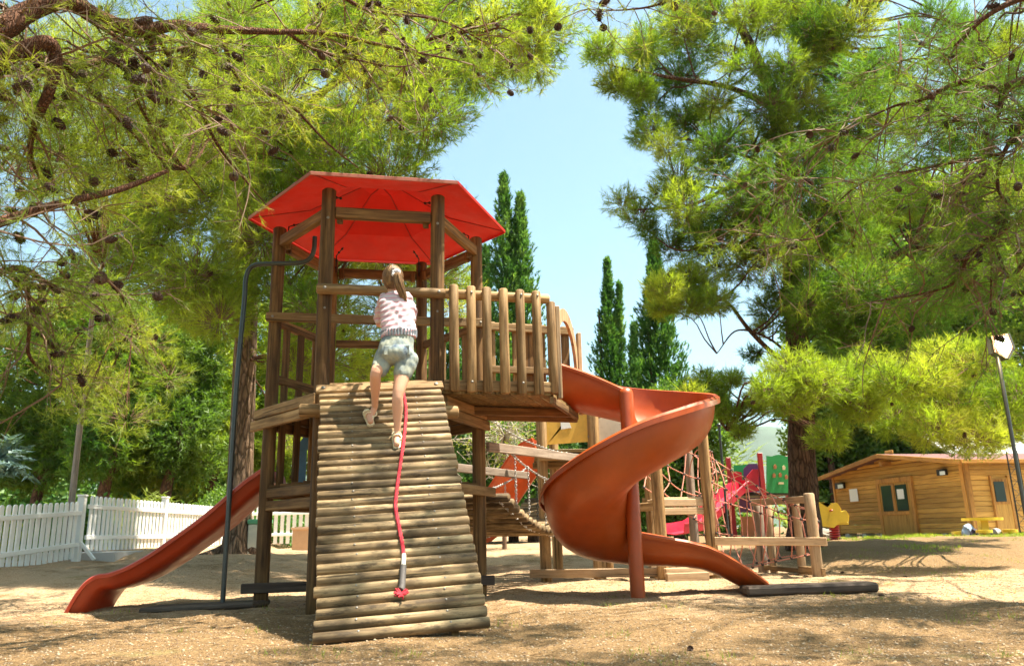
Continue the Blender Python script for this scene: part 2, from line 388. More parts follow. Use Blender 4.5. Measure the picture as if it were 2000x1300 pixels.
peb = ramp(nt, vo.outputs['Distance'], [(.12, 1.), (.3, 0.)]); pc = mixc(nt, 1., peb, ramp(nt, noise(nt, v, 20, 2), [(.45, 0.), (.6, .8)]), 'MULTIPLY')
c = mixc(nt, pc, c, mixc(nt, vo.outputs['Color'], (.45, .38, .30), (.72, .66, .56)))
gn = ramp(nt, noise(nt, v, .8, 5, .7), [(.60, 0.), (.72, .55)]); c = mixc(nt, gn, c, mixc(nt, n3, (.16, .17, .05), (.30, .29, .12)))
hh = mixc(nt, .5, noise(nt, v, 55, 6, .75), peb)
principled(nt, out, c, .95, bump(nt, hh, 1.0, .035), spec=.1); M_ground = m
g = add('ground', np_mesh('ground', np.stack([GX, GY, GZ], -1).reshape(-1, 3), fc, True), M_ground); tag(g, kind='structure')

# far hills
M_hill = mat_plain('hill_scrub', (.06, .09, .055), .95, 0, .5, .01, 0)
def hills(name, y0, amp, seed, x0, x1):
    xs = np.linspace(x0, x1, 120); ys = np.linspace(0, 1, 12); X, T = np.meshgrid(xs, ys); Y = y0 + T * 900
    Z = amp * (.45 + .9 * vnoise(X, X * 0 + seed, 420, seed) + .25 * vnoise(X, X * 0, 110, seed)) * np.sin(np.clip(T, 0, 1) * math.pi / 2) + 12 * vnoise(X, Y, 60, seed) * T
    i = np.arange(120 * 12).reshape(12, 120); f = np.stack([i[:-1, :-1], i[:-1, 1:], i[1:, 1:], i[1:, :-1]], -1).reshape(-1, 4)
    o = add(name, np_mesh(name, np.stack([X, Y, Z - 2], -1).reshape(-1, 3), f, True), M_hill); tag(o, kind='structure')
hills('hills', 1900, 330, 5, -2400, 2500)

# ------------------------------------------------------------------ play tower
TH = rad(11.5); E = Vector((math.cos(TH), math.sin(TH), 0)); B = Vector((-math.sin(TH), math.cos(TH), 0)); UP = Vector((0, 0, 1))
HC = Vector((-1.31, 7.5, 0)); HR = .98
def hexp(k, r=HR, z=0.):   # k: 0=right, then anticlockwise; 1 back right,2 back left,3 left,4 front left,5 front right
    a = k * math.pi / 3; p = HC + (E * math.cos(a) + B * math.sin(a)) * r; return Vector((p.x, p.y, z))
tower = thing('play_tower', (HC.x, HC.y, 0), 'wooden climbing tower with hexagonal red roof and railed log balcony', 'play tower')
ZF = 1.80; ZR = 2.66
for k in range(6):
    p = hexp(k); o = log('post', (p.x, p.y, -.05), (p.x, p.y, 3.62 if k in (4, 5) else 3.56), .062, M_post, tower, 18)
    n = (CAM - p); n.z = 0; n.normalize()
    if k in (4, 5): bolt(Vector((p.x, p.y, 3.33)) + n * .06, n, o); bolt(Vector((p.x, p.y, 2.5)) + n * .06, n, o, .011)
    # black bracket to roof
    q = Vector((p.x, p.y, 3.60)); inn = (HC - p); inn.z = 0; inn.normalize(); side = inn.cross(UP)
    bm = bmesh.new(); b0 = q + inn * .08
    tube_bm(bm, [b0 - UP * .22 - q, b0 - UP * .02 - q, b0 + inn * .14 + UP * .03 - q], .007, 5)
    for d in (b0 - UP * .16, b0 - UP * .08, b0 + inn * .05, b0 + inn * .12 + UP * .02): ball_bm(bm, d - q, .014, u=6, v=4)
    add('bracket', bm_mesh(bm), M_black, o, Matrix.Translation(q))
M_rib = mat_plastic('roof_fold_line', (.36, .018, .010), .5)
# roof: six moulded panels, two tiers, with a skirt
ZE = 3.655
def rp(k, r, z): p = hexp(k, r); return Vector((p.x, p.y, z))
for k in range(6):
    prof = [(1.27, ZE), (.70, ZE + .115), (.20, ZE + .40), (.02, ZE + .42)]
    bm = bmesh.new(); c0 = Vector((HC.x, HC.y, ZE)); up = []; lo = []
    for r, z in prof:
        up.append([bm.verts.new(rp(k, r, z + .014) - c0), bm.verts.new(rp(k + 1, r, z + .014) - c0)])
        lo.append([bm.verts.new(rp(k, r, z) - c0), bm.verts.new(rp(k + 1, r, z) - c0)])
    for i in range(3):
        bm.faces.new((up[i][0], up[i][1], up[i + 1][1], up[i + 1][0])); bm.faces.new((lo[i][0], lo[i + 1][0], lo[i + 1][1], lo[i][1]))
    bm.faces.new((up[0][0], lo[0][0], lo[0][1], up[0][1]))
    pan = add('roof_panel', bm_mesh(bm, smooth=False), M_red, tower, Matrix.Translation(c0))
    tube('fold_line', [rp(k, r, z - .004) for r, z in prof], .0065, M_rib, pan, 5)  # darker strip added along the crease in place of facet shading
    # edge strip under the rim, weathered on its outside
    a = rp(k, 1.285, ZE - .006); b = rp(k + 1, 1.285, ZE - .006)
    beam('roof_edge', a, b, .012, .034, M_redtop if k in (3, 4) else M_red, pan, bev=.003)
# ring beams between post heads
for k in range(6):
    z = 3.40; a = hexp(k, HR, z); b = hexp(k + 1, HR, z); d = (b - a).normalized()
    beam('head_beam', a + d * .065, b - d * .065, .065, .10, M_post, tower)
    for s in (a + d * .085, b - d * .085):
        inn = (Vector((HC.x, HC.y, z)) - s).normalized(); 
        o = box('corner_block', s + inn * .045 - UP * .03, (.05, .05, .10), M_post, tower)
# front rail across tower and balcony
S0 = hexp(5, HR, 0) - B * .075
balE = atz(1078, 764, ZF); S1 = Vector((balE.x, balE.y, 0)); FD = (S1 - S0).normalized(); FN = FD.cross(UP)  # FN points to the viewer
if FN.y > 0: FN = -FN
r0 = hexp(4, HR, ZR) - B * .085 - E * .07; r1 = Vector((S0.x, S0.y, ZR)); 
rail1 = log('top_rail', r0, r1 + E * .06, .046, M_rail, tower)
rail2 = log('top_rail', r1 + FD * .055, S1 + UP * (ZR - .005), .046, M_rail, tower)
bolt(hexp(5, HR, ZR) - B * .13, -B, rail1, .016); bolt(hexp(4, HR, ZR) - B * .13, -B, rail1, .016)
# middle rail from left post to right post and the rear rails
mr_ = beam('cross_rail', hexp(3, 1.06, ZR - .03) - B * .07, hexp(0, 1.06, ZR - .03) - B * .07, .05, .085, M_rail, tower)
for s in (3, 0): bolt(hexp(s, 1.0, ZR - .03) - B * .10, -B, mr_, .014)
for k in (0, 1, 2):
    for z in (2.60, 2.05):
        if k == 1 and z < 2.3: continue
        a = hexp(k, HR, z); b = hexp(k + 1, HR, z); d = (b - a).normalized(); beam('rear_rail', a + d * .063, b - d * .063, .05, .08, M_post, tower)
def slat_line(a, b, ts, z0, z1, r, mat, off=Vector((0, 0, 0)), name='slat', box_=False):
    for t in ts:
        p = a.lerp(b, t) + off
        if box_: beam(name, (p.x, p.y, z0), (p.x, p.y, z1), .09, .03, mat, tower, up=(b - a).cross(UP).normalized())
        else: log(name, (p.x, p.y, z0), (p.x, p.y, z1), r, mat, tower, 12)
slat_line(hexp(2), hexp(3), (.28, .55, .8), 1.02, 2.60, 0, M_post, box_=True)
slat_line(hexp(0), hexp(1), (.2, .4, .6, .8), 1.80, 2.58, 0, M_rail, box_=True)
# hex deck: boards along E, beams round it
inr = HR * math.cos(math.pi / 6)
nb = 9
for i in range(nb):
    t0 = -inr + 2 * inr * i / nb; t1 = t0 + 2 * inr / nb - .008; tm = (t0 + t1) / 2; half = HR - abs(tm) / math.tan(math.pi / 3) - .02
    a = HC + B * tm - E * half; b = HC + B * tm + E * half
    beam('deck_board', (a.x, a.y, ZF - .02), (b.x, b.y, ZF - .02), t1 - t0, .035, M_deck, tower, bev=.003)
for k, ext0, ext1 in ((3, .20, .02), (5, .02, .26), (0, 0, 0), (1, 0, 0), (2, 0, 0)):
    a = hexp(k); b = hexp(k + 1); d = (b - a).normalized(); mid = (a + b) / 2; n = (mid - HC).normalized()
    a2 = a - d * ext0 + n * .055; b2 = b + d * ext1 + n * .055
    if k == 5: a2, b2 = a + d * .04 + n * .055, hexp(0) + d * .12 + n * .055
    for z in (ZF - .085, ZF - .185):
        ex = .06 if z < ZF - .1 else 0
        beam('floor_beam', (a2.x - d.x * ex * (k == 3), a2.y - d.y * ex * (k == 3), z), (b2.x, b2.y, z), .05, .092, M_rail if k in (3, 5) else M_post, tower)
a = hexp(4) - B * .10 - E * .17; b = hexp(5) - B * .10 + E * .17
log('support_log', (a.x, a.y, 1.60), (b.x, b.y, 1.60), .056, M_rail, tower, 18)
# lower deck
ZL = .98
for k in (3, 2, 1, 5):
    a = hexp(k); b = hexp(k + 1); d = (b - a).normalized(); n = ((a + b) / 2 - HC).normalized()
    e1 = .24 if k == 5 else 0
    for j, z in enumerate((ZL, ZL - .11)):
        if k == 5 and j: continue
        beam('lower_beam', a + n * .06 * (k == 5) + d * .05 + UP * z, b + n * .06 * (k == 5) + d * (e1 - .05 * (k != 5)) + UP * (z), .05, .085, M_rail if k == 5 else M_post, tower)
for i in range(nb):
    t0 = -inr + 2 * inr * i / nb; t1 = t0 + 2 * inr / nb - .01; tm = (t0 + t1) / 2; half = HR - abs(tm) / math.tan(math.pi / 3) - .03
    a = HC + B * tm - E * half; b = HC + B * tm + E * half
    beam('lower_deck_board', (a.x, a.y, ZL + .06), (b.x, b.y, ZL + .06), t1 - t0, .03, M_post, tower, bev=.003)
a = HC - E * 1.14 - B * .09; b = HC + E * 1.10 - B * .09
beam('ground_beam', (a.x, a.y, .17), (b.x, b.y, .17), .05, .085, M_old, tower)
# blue side panel of the lower slide entrance
M_blue = mat_plastic('pale_blue_panel', (.18, .36, .52), .4, dirt=.2)
def arch(w, h, r_in, n=14):
    o = [(-w / 2, 0)]; 
    for i in range(n + 1):
        a = math.pi - math.pi * i / n; o.append((w / 2 * math.cos(a), h - w / 2 + w / 2 * math.sin(a)))
    o += [(w / 2, 0)]; wi = w - 2 * r_in; o += [(wi / 2, 0)]
    for i in range(n + 1):
        a = math.pi * i / n; o.append((wi / 2 * math.cos(a), h - w / 2 + wi / 2 * math.sin(a)))
    return o + [(-wi / 2, 0)]
pb = hexp(3).lerp(hexp(2), .62); prism('blue_panel', arch(.62, .64, .10), .02, M_blue, tower, wall_M((pb.x + .17, pb.y + .2, ZL + .08), (1, .35)))
# balcony
S2 = atz(1126, 799, ZF); S2 = Vector((S2.x, S2.y, 0)); S3 = hexp(0, HR); S3 = S3 + FD * .06
nbd = 8
def quad_board(name, p, th, mat, parent):
    bm = bmesh.new(); c0 = sum(p, Vector()) / 4
    a = [bm.verts.new(q - c0 + UP * th / 2) for q in p]; b = [bm.verts.new(q - c0 - UP * th / 2) for q in p]
    bm.faces.new(a); bm.faces.new(b[::-1])
    for k in range(4): bm.faces.new((a[k], b[k], b[(k + 1) % 4], a[(k + 1) % 4]))
    bmesh.ops.recalc_face_normals(bm, faces=bm.faces)
    return add(name, bm_mesh(bm, smooth=False), mat, parent, Matrix.Translation(c0))
for i in range(nbd):
    t0 = i / nbd; t1 = (i + 1) / nbd - .012; z = UP * (ZF - .02)
    quad_board('balcony_board', [S0.lerp(S1, t0) + z, S0.lerp(S1, t1) + z, S3.lerp(S2, t1) + z, S3.lerp(S2, t0) + z], .032, M_deck, tower)
beam('balcony_beam', S3 + UP * (ZF - .09) - FD * .1, S2 + UP * (ZF - .09), .05, .09, M_rail, tower)
beam('balcony_beam', S3.lerp(S0, .3) + UP * (ZF - .085), S2.lerp(S1, .3) + UP * (ZF - .085), .06, .08, M_post, tower)
beam('balcony_beam', S1 + UP * (ZF - .075) + FN * -.02, S2 + UP * (ZF - .075), .04, .07, M_rail, tower)
beam('kick_board', S0 + UP * (ZF + .035) + FD * .05, S1 + UP * (ZF + .035), .035, .095, M_rail, tower)
sl_px = (887, 920, 952, 985, 1018, 1050)
for i, px in enumerate(sl_px):
    q = onplane(px, 665, S0 + FN * .07, FN); top = ZR + .06 - .004 * i
    o = log('balcony_slat', (q.x, q.y, ZF - .03 - .004 * i), (q.x, q.y, top), .043 if i != 1 else .04, M_rail, tower, 12, wob=.05)
    if i in (1, 4, 5): bolt(Vector((q.x, q.y, ZR - .01)) + FN * .043, FN, o, .012)
    if i in (1, 4): bolt(Vector((q.x, q.y, ZF + .05)) + FN * .043, FN, o, .012)
q = onplane(1078, 665, S0 - FN * .01, FN); log('balcony_post', (q.x, q.y, ZF - .02), (q.x, q.y, ZR - .03), .042, M_rail, tower, 14)
for z, hh_ in ((2.62, .08), (2.18, .07)):
    beam('rear_balcony_rail', S3 + UP * z + FD * .03, S2 + UP * z, .04, hh_, M_rail, tower)
for i in range(7):
    p = S3.lerp(S2, (i + .6) / 7.3); beam('rear_slat', (p.x, p.y + .04, ZF), (p.x, p.y + .04, 2.68), .085, .03, M_post if i % 2 else M_rail, tower, up=FN)
XD = (S2 - S1).normalized(); wid = (S2 - S1).length; mp_ = (S1 + S2) / 2 + FD * .03
prism('arch_panel', arch(wid + .04, .92, .12, 18), .03, M_pale, tower, wall_M((mp_.x, mp_.y, ZF - .02), XD))
for s in (S1 + XD * .05 + FD * .06, S2 - XD * .03 + FD * .06): beam('entrance_post', (s.x, s.y, ZF - .06), (s.x, s.y, ZF + .80), .07, .04, M_pale, tower, up=FD)

# ------------------------------------------------------------------ log climbing ramp
RT = (hexp(4) + hexp(5)) / 2 - B * .13; RT.z = ZF + .02; RB = Vector((-.655, 4.80, .035))
RU = (RT - RB).normalized(); RL = (RT - RB).length; RX = Vector((math.cos(rad(9)), math.sin(rad(9)), 0)); RX = (RX - RU * RX.dot(RU)).normalized(); RN = RX.cross(RU)
if RN.z < 0: RN = -RN
rampo = thing('climbing_ramp', (RB.x, RB.y, 0), 'steep ramp of stacked half logs leaning against the tower front', 'climbing ramp')
NL = 29; st = (RL - .10) / NL; rr = st * .42
for i in range(NL):
    c = RB + RU * (st * (i + .5)) - RN * rr * .3
    wv = .503 + random.uniform(-.006, .006); dx = random.uniform(-.006, .006)
    dz = RN * random.uniform(-.003, .003)
    a = c - RX * (wv - dx) + dz; b = c + RX * (wv + dx) + dz
    o = log('ramp_log', a, b, rr * random.uniform(.93, 1.05), M_ramp, rampo, 14, wob=.04)
    for s in (-.26, .27): bolt(c + RX * (s + random.uniform(-.01, .01)) + RN * rr * .99, RN, o, .0075)
for s, w in ((-.30, 0), (.0, 0), (.30, 0)):
    a = RB + RX * s - RN * (rr + .065) ; beam('ramp_stringer', a + RU * -.02, a + RU * (RL - .06), .05, .09, M_post, rampo, up=RN)
tb = RT - RU * .05 + RN * .0
b1 = beam('top_board', tb - RX * .53 + RN * .01, tb + RX * .52 + RN * .01, .03, .10, M_rail, rampo, up=RU)
bolt(tb - RX * .47 + RN * .03 - RU * .0, RN, b1, .018); bolt(tb + RX * .46 + RN * .03, RN, b1, .018)
b2 = beam('top_board', tb - RX * .42 + RU * .07 - RN * .01, tb + RX * .44 + RU * .07 - RN * .01, .03, .06, M_rail, rampo, up=RU)
def ramp_pt(px, py, off=0.): return onplane(px, py, RB + RN * (rr * .7 + off), RN)

# ------------------------------------------------------------------ climbing rope
rope = thing('climbing_rope', tuple(ramp_pt(785, 1165, .01)), 'red climbing rope with taped end lying down the log ramp', 'rope')
rp_ = [ramp_pt(p, q, .012 + max(0, (790 - q)) * .0009) for p, q in ((785, 1150), (788, 1100), (788, 1075), (780, 1030), (773, 990), (776, 950), (783, 900), (790, 850), (793, 800), (786, 760), (774, 722))]
tie = Vector((r0.x * .36 + r1.x * .64, r0.y * .36 + r1.y * .64, ZR - .02)) - B * .05
rp_ += [rp_[-1].lerp(tie, .5) + Vector((0, -.02, .05)), tie]
sp = smooth_path(rp_, 8)
bm = bmesh.new(); base = W[rope.name].translation
def twist_tube(pts, r, mat, name):
    bm = bmesh.new(); L = 0
    P = [Vector(p) - base for p in pts]
    # three lay strands
    fine = []
    for a, b in zip(P, P[1:]):
        n = max(1, int((b - a).length / .012)); fine += [a.lerp(b, i / n) for i in range(n)]
    fine.append(P[-1])
    for s in range(3):
        q = []; d = 0
        for i, p in enumerate(fine):
            t = (fine[min(i + 1, len(fine) - 1)] - fine[max(0, i - 1)]).normalized(); x = t.cross(UP).normalized(); y = t.cross(x)
            an = d * 55 + s * 2.094; q.append(p + (x * math.cos(an) + y * math.sin(an)) * r * .5); d += (fine[min(i + 1, len(fine) - 1)] - p).length
        tube_bm(bm, q, r * .62, 5)
    return add(name, bm_mesh(bm), mat, rope, Matrix.Translation(base))
k1 = 8 * 2 + 4
twist_tube(sp[k1 - 6:], .0125, M_rope, 'rope_line')
tube('white_tape', sp[7:k1 - 5], .014, M_ropew, rope); tube('grey_tape', [ramp_pt(783, 1152, .014)] + sp[0:8], .021, M_ropeg, rope)
bm = bmesh.new(); c = ramp_pt(784, 1158, .015)
for i in range(46):
    an = random.uniform(-2.6, 2.6); d = (RX * math.sin(an) - RU * math.cos(an) * .9 + RN * random.uniform(-.05, .5)).normalized(); tube_bm(bm, [c - base, c - base + d * random.uniform(.03, .05)], [.006, .004], 4)
add('frayed_end', bm_mesh(bm), M_rope, rope, Matrix.Translation(base))

# ------------------------------------------------------------------ sweeps for slides
def sweep(name, frames, prof, mat, parent, capends=True):
    """frames: (origin, lateral, up) ; prof: closed list of (u,v) or function(i)->list"""
    base = W[parent.name].translation; bm = bmesh.new(); rings = []
    for i, (o, l, u) in enumerate(frames):
        pr = prof(i) if callable(prof) else prof
        rings.append([bm.verts.new(o - base + l * a + u * b) for a, b in pr])
    n = len(rings[0])
    for a, b in zip(rings, rings[1:]):
        for k in range(n): bm.faces.new((a[k], a[(k + 1) % n], b[(k + 1) % n], b[k]))
    if capends:
        f = [bm.faces.new(rings[0][::-1]), bm.faces.new(rings[-1])]; bmesh.ops.triangulate(bm, faces=f, ngon_method='EAR_CLIP')
    bmesh.ops.recalc_face_normals(bm, faces=bm.faces)
    return add(name, bm_mesh(bm, ang=50), mat, parent, Matrix.Translation(base))
def shell(pts, th):
    """open polyline (lateral, up) -> closed with thickness outwards(below)"""
    out = []
    for i, (x, y) in enumerate(pts):
        a = pts[max(i - 1, 0)]; b = pts[min(i + 1, len(pts) - 1)]; dx, dy = b[0] - a[0], b[1] - a[1]; L = math.hypot(dx, dy); out.append((x + dy / L * th, y - dx / L * th))
    return pts + out[::-1]
# spiral slide
SC = gnd(1246, 7.5); SC = Vector((SC.x, 7.5, 0))
spiral = thing('spiral_slide', (SC.x, SC.y, 0), 'orange brown spiral slide winding round its own post right of the tower', 'slide')
tube('support_post', [(SC.x, SC.y, -.05), (SC.x, SC.y, 1.86), (SC.x, SC.y, 1.90), (SC.x, SC.y, 1.915)], [.068, .068, .055, .02], M_slide, spiral, 22)
RM = .445
def frames_path():
    fr = []; keys = [(90, 1.66), (45, 1.53), (0, 1.38), (-45, 1.22), (-90, 1.02), (-135, .72), (-180, .46), (-225, .325), (-270, .275)]
    xs0 = S1.x + .06
    L = SC.x - xs0; 
    for i in range(7):
        t = i / 7; x = xs0 + L * t; z = 1.80 - .10 * t * t - .04 * t
        fr.append((Vector((x, SC.y + RM, z)), Vector((0, 1, 0)), 0, x))
    for i in range(61):
        an = 90 - 6 * i
        for (a0, z0), (a1, z1) in zip(keys, keys[1:]):
            if a1 <= an <= a0: t = (a0 - an) / (a0 - a1); z = z0 + (z1 - z0) * t; break
        r = Vector((math.cos(rad(an)), math.sin(rad(an)), 0)); fr.append((SC + r * RM + UP * z, r, 1, an))
    ex = [(.12, .265), (.3, .26), (.5, .255), (.68, .245), (.82, .20), (.96, .11), (1.1, .02), (1.22, -.05)]
    for d, z in ex: fr.append((Vector((SC.x + d, SC.y + RM, z)), Vector((0, 1, 0)), 2, d))
    z = [f[0].z for f in fr]; 
    for _ in range(3): z = [z[0]] + [(z[i - 1] + 2 * z[i] + z[i + 1]) / 4 for i in range(1, len(z) - 1)] + [z[-1]]
    for f, q in zip(fr, z): f[0].z = q
    return fr
FR = frames_path()
def sprof(i):
    o, l, kind, prm = FR[i]
    ho, hi, w = .44, .27, .365
    if kind == 0: ho, hi, w = .42, .40 - .16 * i / 7, .33 + .035 * i / 7
    if kind == 1:
        t = (90 - prm) / 360; hi = .24; ho = .42 + .04 * math.sin(t * math.pi)
        if t > .8: q = (t - .8) / .2; ho = ho - (ho - .32) * q; hi = .24 + .05 * q; w = .365 - .03 * q
    if kind == 2:
        t = prm / 1.22; ho = .32 - .18 * t; hi = .29 - .15 * t; w = .335 - .02 * t
    pts = []
    n = 16
    for k in range(n + 1):
        a = -math.pi / 2 + math.pi * k / n; h = ho if a > 0 else hi
        pts.append((w * (abs(math.sin(a)) ** .85) * (1 if a > 0 else -1), h * (1 - math.cos(a)) ** 1.15))
    pts = [(-w - .05, hi - .035), (-w - .055, hi - .008), (-w - .03, hi + .012), (-w - .005, hi + .006)] + pts[1:-1] + [(w + .005, ho + .006), (w + .03, ho + .014), (w + .058, ho - .008), (w + .06, ho - .055)]
    if kind == 1: pts = [(max(x, -RM + .03), y) for x, y in pts]
    return shell(pts, .012)
sweep('chute', [(f[0], f[1], UP) for f in FR], sprof, M_slide, spiral)
# timber edging board at the foot of the spiral slide
p0 = gnd(1452, 7.55); p1 = gnd(1706, 7.55)
eb = beam('landing_board', (p0.x, p0.y, surf(p0.x, p0.y) + .035), (p1.x, p1.y, surf(p1.x, p1.y) + .05), .28, .085, M_old, None, bev=.02)
tag(eb, 'dark weathered board lying on gravel at the foot of the spiral slide', 'board')

# red slide on the left
rs = thing('straight_slide', tuple(gnd(180, 7.5)), 'long red wavy slide running down to the left of the tower', 'slide')
path = [(512, 915), (470, 945), (400, 1005), (330, 1056), (290, 1083), (250, 1105), (215, 1118), (190, 1122), (168, 1136), (150, 1158), (132, 1188), (125, 1200)]
YN = 7.35; P = [at(a, b, YN) for a, b in path]; P = smooth_path(P, 5); frs = []
for i, p in enumerate(P):
    t = (P[min(i + 1, len(P) - 1)] - P[max(i - 1, 0)]).normalized(); u = Vector((-t.z, 0, t.x)) 
    if u.z < 0: u = -u
    w_h = .135; frs.append((Vector((p.x, YN + .31, p.z)) - u * w_h, Vector((0, 1, 0)), u))
pr = [(-.345, .10), (-.345, .128), (-.33, .14), (-.30, .14), (-.285, .125), (-.27, .04), (-.235, .008), (-.12, -.002), (.12, -.002), (.235, .008), (.27, .04), (.285, .125), (.30, .14), (.33, .14), (.345, .128), (.345, .10)]
sweep('chute', frs, shell(pr, .012), M_rslide, rs)
# dark landing boards under pole
p0 = gnd(292, 7.35); p1 = gnd(512, 7.2)
lb = beam('base_board', (p0.x, p0.y, surf(p0.x, p0.y) + .02), (p1.x, p1.y, .045), .34, .05, M_old, None, bev=.015); tag(lb, 'dark worn board lying on the ground under the fire pole', 'board')
# fire pole
fp0 = gnd(434, 7.28); top = 3.13
fp = thing('fire_pole', tuple(fp0), 'bent steel fire pole standing free left of the tower', 'pole')
hb = hexp(3, HR, 3.33).lerp(hexp(4, HR, 3.33), .62)
pts = [Vector((fp0.x, fp0.y, 0)), Vector((fp0.x, fp0.y, 1)), Vector((fp0.x, fp0.y, 2)), at(477, 590, 7.28), at(481, 540, 7.28), at(495, 519, 7.28), at(530, 515, 7.26), at(585, 513, 7.2), at(605, 505, 7.18), at(613, 488, 7.17), at(615, 462, 7.16)]
tube('steel_tube', smooth_path(pts, 6), .0225, M_steel, fp, 14)

# ------------------------------------------------------------------ girl on the ramp
def blob_mesh(parts, voxel, smooth_it=2, noise_f=None, name='body'):
    """parts: ('t', pts, radii, (sx,sy))  tapered tubes with ball ends / ('e', centre, radii3, rotation)"""
    bm = bmesh.new()
    for q in parts:
        if q[0] == 't':
            pts = [Vector(p) for p in q[1]]; rs = list(q[2]); 
            sp_ = smooth_path(pts, 5) if len(pts) > 2 else [pts[0].lerp(pts[1], i / 5) for i in range(6)]
            rr_ = interp_r(rs, 5)
            tube_bm(bm, sp_, rr_, 14)
            ball_bm(bm, sp_[0], rr_[0], u=14, v=9); ball_bm(bm, sp_[-1], rr_[-1], u=14, v=9)
        elif q[0] == 'r':   # rings: (centre, half width along a, half depth along b)
            ax, bx_ = Vector(q[2]).normalized(), Vector(q[3]).normalized(); rings = []
            for c, w, d in q[1]:
                rings.append([bm.verts.new(Vector(c) + ax * w * math.copysign(abs(math.cos(t)) ** .85, math.cos(t)) + bx_ * d * math.copysign(abs(math.sin(t)) ** .85, math.sin(t))) for t in [2 * math.pi * k / 24 for k in range(24)]])
            for a, b in zip(rings, rings[1:]):
                for k in range(24): bm.faces.new((a[k], a[(k + 1) % 24], b[(k + 1) % 24], b[k]))
            bm.faces.new(rings[0][::-1]); bm.faces.new(rings[-1])
        else:
            vs = ball_bm(bm, (0, 0, 0), 1, q[2], 20, 14)
            if len(q) > 3: bmesh.ops.transform(bm, matrix=q[3].to_4x4(), verts=vs)
            bmesh.ops.translate(bm, vec=Vector(q[1]), verts=vs)
    bmesh.ops.recalc_face_normals(bm, faces=bm.faces)
    me = bpy.data.meshes.new(name); bm.to_mesh(me); bm.free()
    o = bpy.data.objects.new('tmp_blob', me); col.objects.link(o)
    r = o.modifiers.new('r', 'REMESH'); r.mode = 'VOXEL'; r.voxel_size = voxel; r.use_smooth_shade = True
    if smooth_it: s = o.modifiers.new('s', 'SMOOTH'); s.iterations = smooth_it; s.factor = .6
    dg = bpy.context.evaluated_depsgraph_get(); m2 = bpy.data.meshes.new_from_object(o.evaluated_get(dg)); bpy.data.objects.remove(o); m2.name = name
    if noise_f:
        n = len(m2.vertices); co = np.empty(n * 3, dtype=np.float32); m2.vertices.foreach_get('co', co); co = co.reshape(-1, 3)
        no = np.empty(n * 3, dtype=np.float32); m2.vertices.foreach_get('normal', no); no = no.reshape(-1, 3)
        m2.vertices.foreach_set('co', (co + no * noise_f(co)[:, None]).ravel().astype(np.float32)); m2.update()
    m2.polygons.foreach_set('use_smooth', [True] * len(m2.polygons))
    return m2
footR = ramp_pt(775, 866, .0); footL = ramp_pt(722, 822, .0)
G0 = Vector((footR.x, footR.y, footR.z))
girl = thing('person', tuple(G0), 'young girl with blonde ponytail, pink striped T-shirt and denim shorts climbing the log ramp', 'person')
def gp(px, py, Y): return at(px, py, Y) - G0
m, nt, out = new_mat('skin'); p = principled(nt, out, (.62, .34, .22), .5, spec=.35); p.inputs['Subsurface Weight'].default_value = .15; p.inputs['Subsurface Radius'].default_value = (.02, .008, .004); M_skin = m
m, nt, out = new_mat('blonde_hair'); v = coords(nt, (70, 70, 4), False); n = noise(nt, v, 1, 4, .6)
principled(nt, out, ramp(nt, n, [(.3, (.07, .035, .014)), (.5, (.18, .098, .04)), (.72, (.34, .20, .08))]), .42, bump(nt, n, .8, .006), spec=.45); M_hair = m
m, nt, out = new_mat('pink_striped_cotton'); v = coords(nt, (1, 1, 1), False); sx = nt.nodes.new('ShaderNodeSeparateXYZ'); nt.links.new(v, sx.inputs[0])
nn = noise(nt, v, 5, 3); ad = nt.nodes.new('ShaderNodeMath'); ad.operation = 'MULTIPLY_ADD'; ad.inputs[1].default_value = .015; nt.links.new(nn, ad.inputs[0]); nt.links.new(sx.outputs[2], ad.inputs[2])
sn = nt.nodes.new('ShaderNodeMath'); sn.operation = 'MULTIPLY'; sn.inputs[1].default_value = 150; nt.links.new(ad.outputs[0], sn.inputs[0]); s2 = nt.nodes.new('ShaderNodeMath'); s2.operation = 'SINE'; nt.links.new(sn.outputs[0], s2.inputs[0])
st_ = ramp(nt, s2.outputs[0], [(.35, 0.), (.6, 1.)])
principled(nt, out, mixc(nt, st_, (.56, .46, .48), (.56, .31, .35)), .85, bump(nt, noise(nt, v, 260, 2), .2, .002), spec=.1); M_shirt = m
m, nt, out = new_mat('acid_washed_denim'); v = coords(nt, (1, 1, 1), False); n = noise(nt, v, 10, 4, .6, .2)
c = ramp(nt, n, [(.30, (.06, .09, .15)), (.42, (.20, .245, .26)), (.60, (.36, .38, .31))]); wv = nt.nodes.new('ShaderNodeTexWave'); wv.inputs['Scale'].default_value = 260; nt.links.new(v, wv.inputs['Vector'])
principled(nt, out, c, .9, bump(nt, mixc(nt, .3, n, wv.outputs['Color']), .5, .003), spec=.1); M_denim = m
M_sandal = mat_plain('cream_sandal', (.72, .62, .40), .5, 0, .1)
M_scr = mat_plain('silver_scrunchie', (.72, .72, .80), .45, 0, .3, 60, .8)
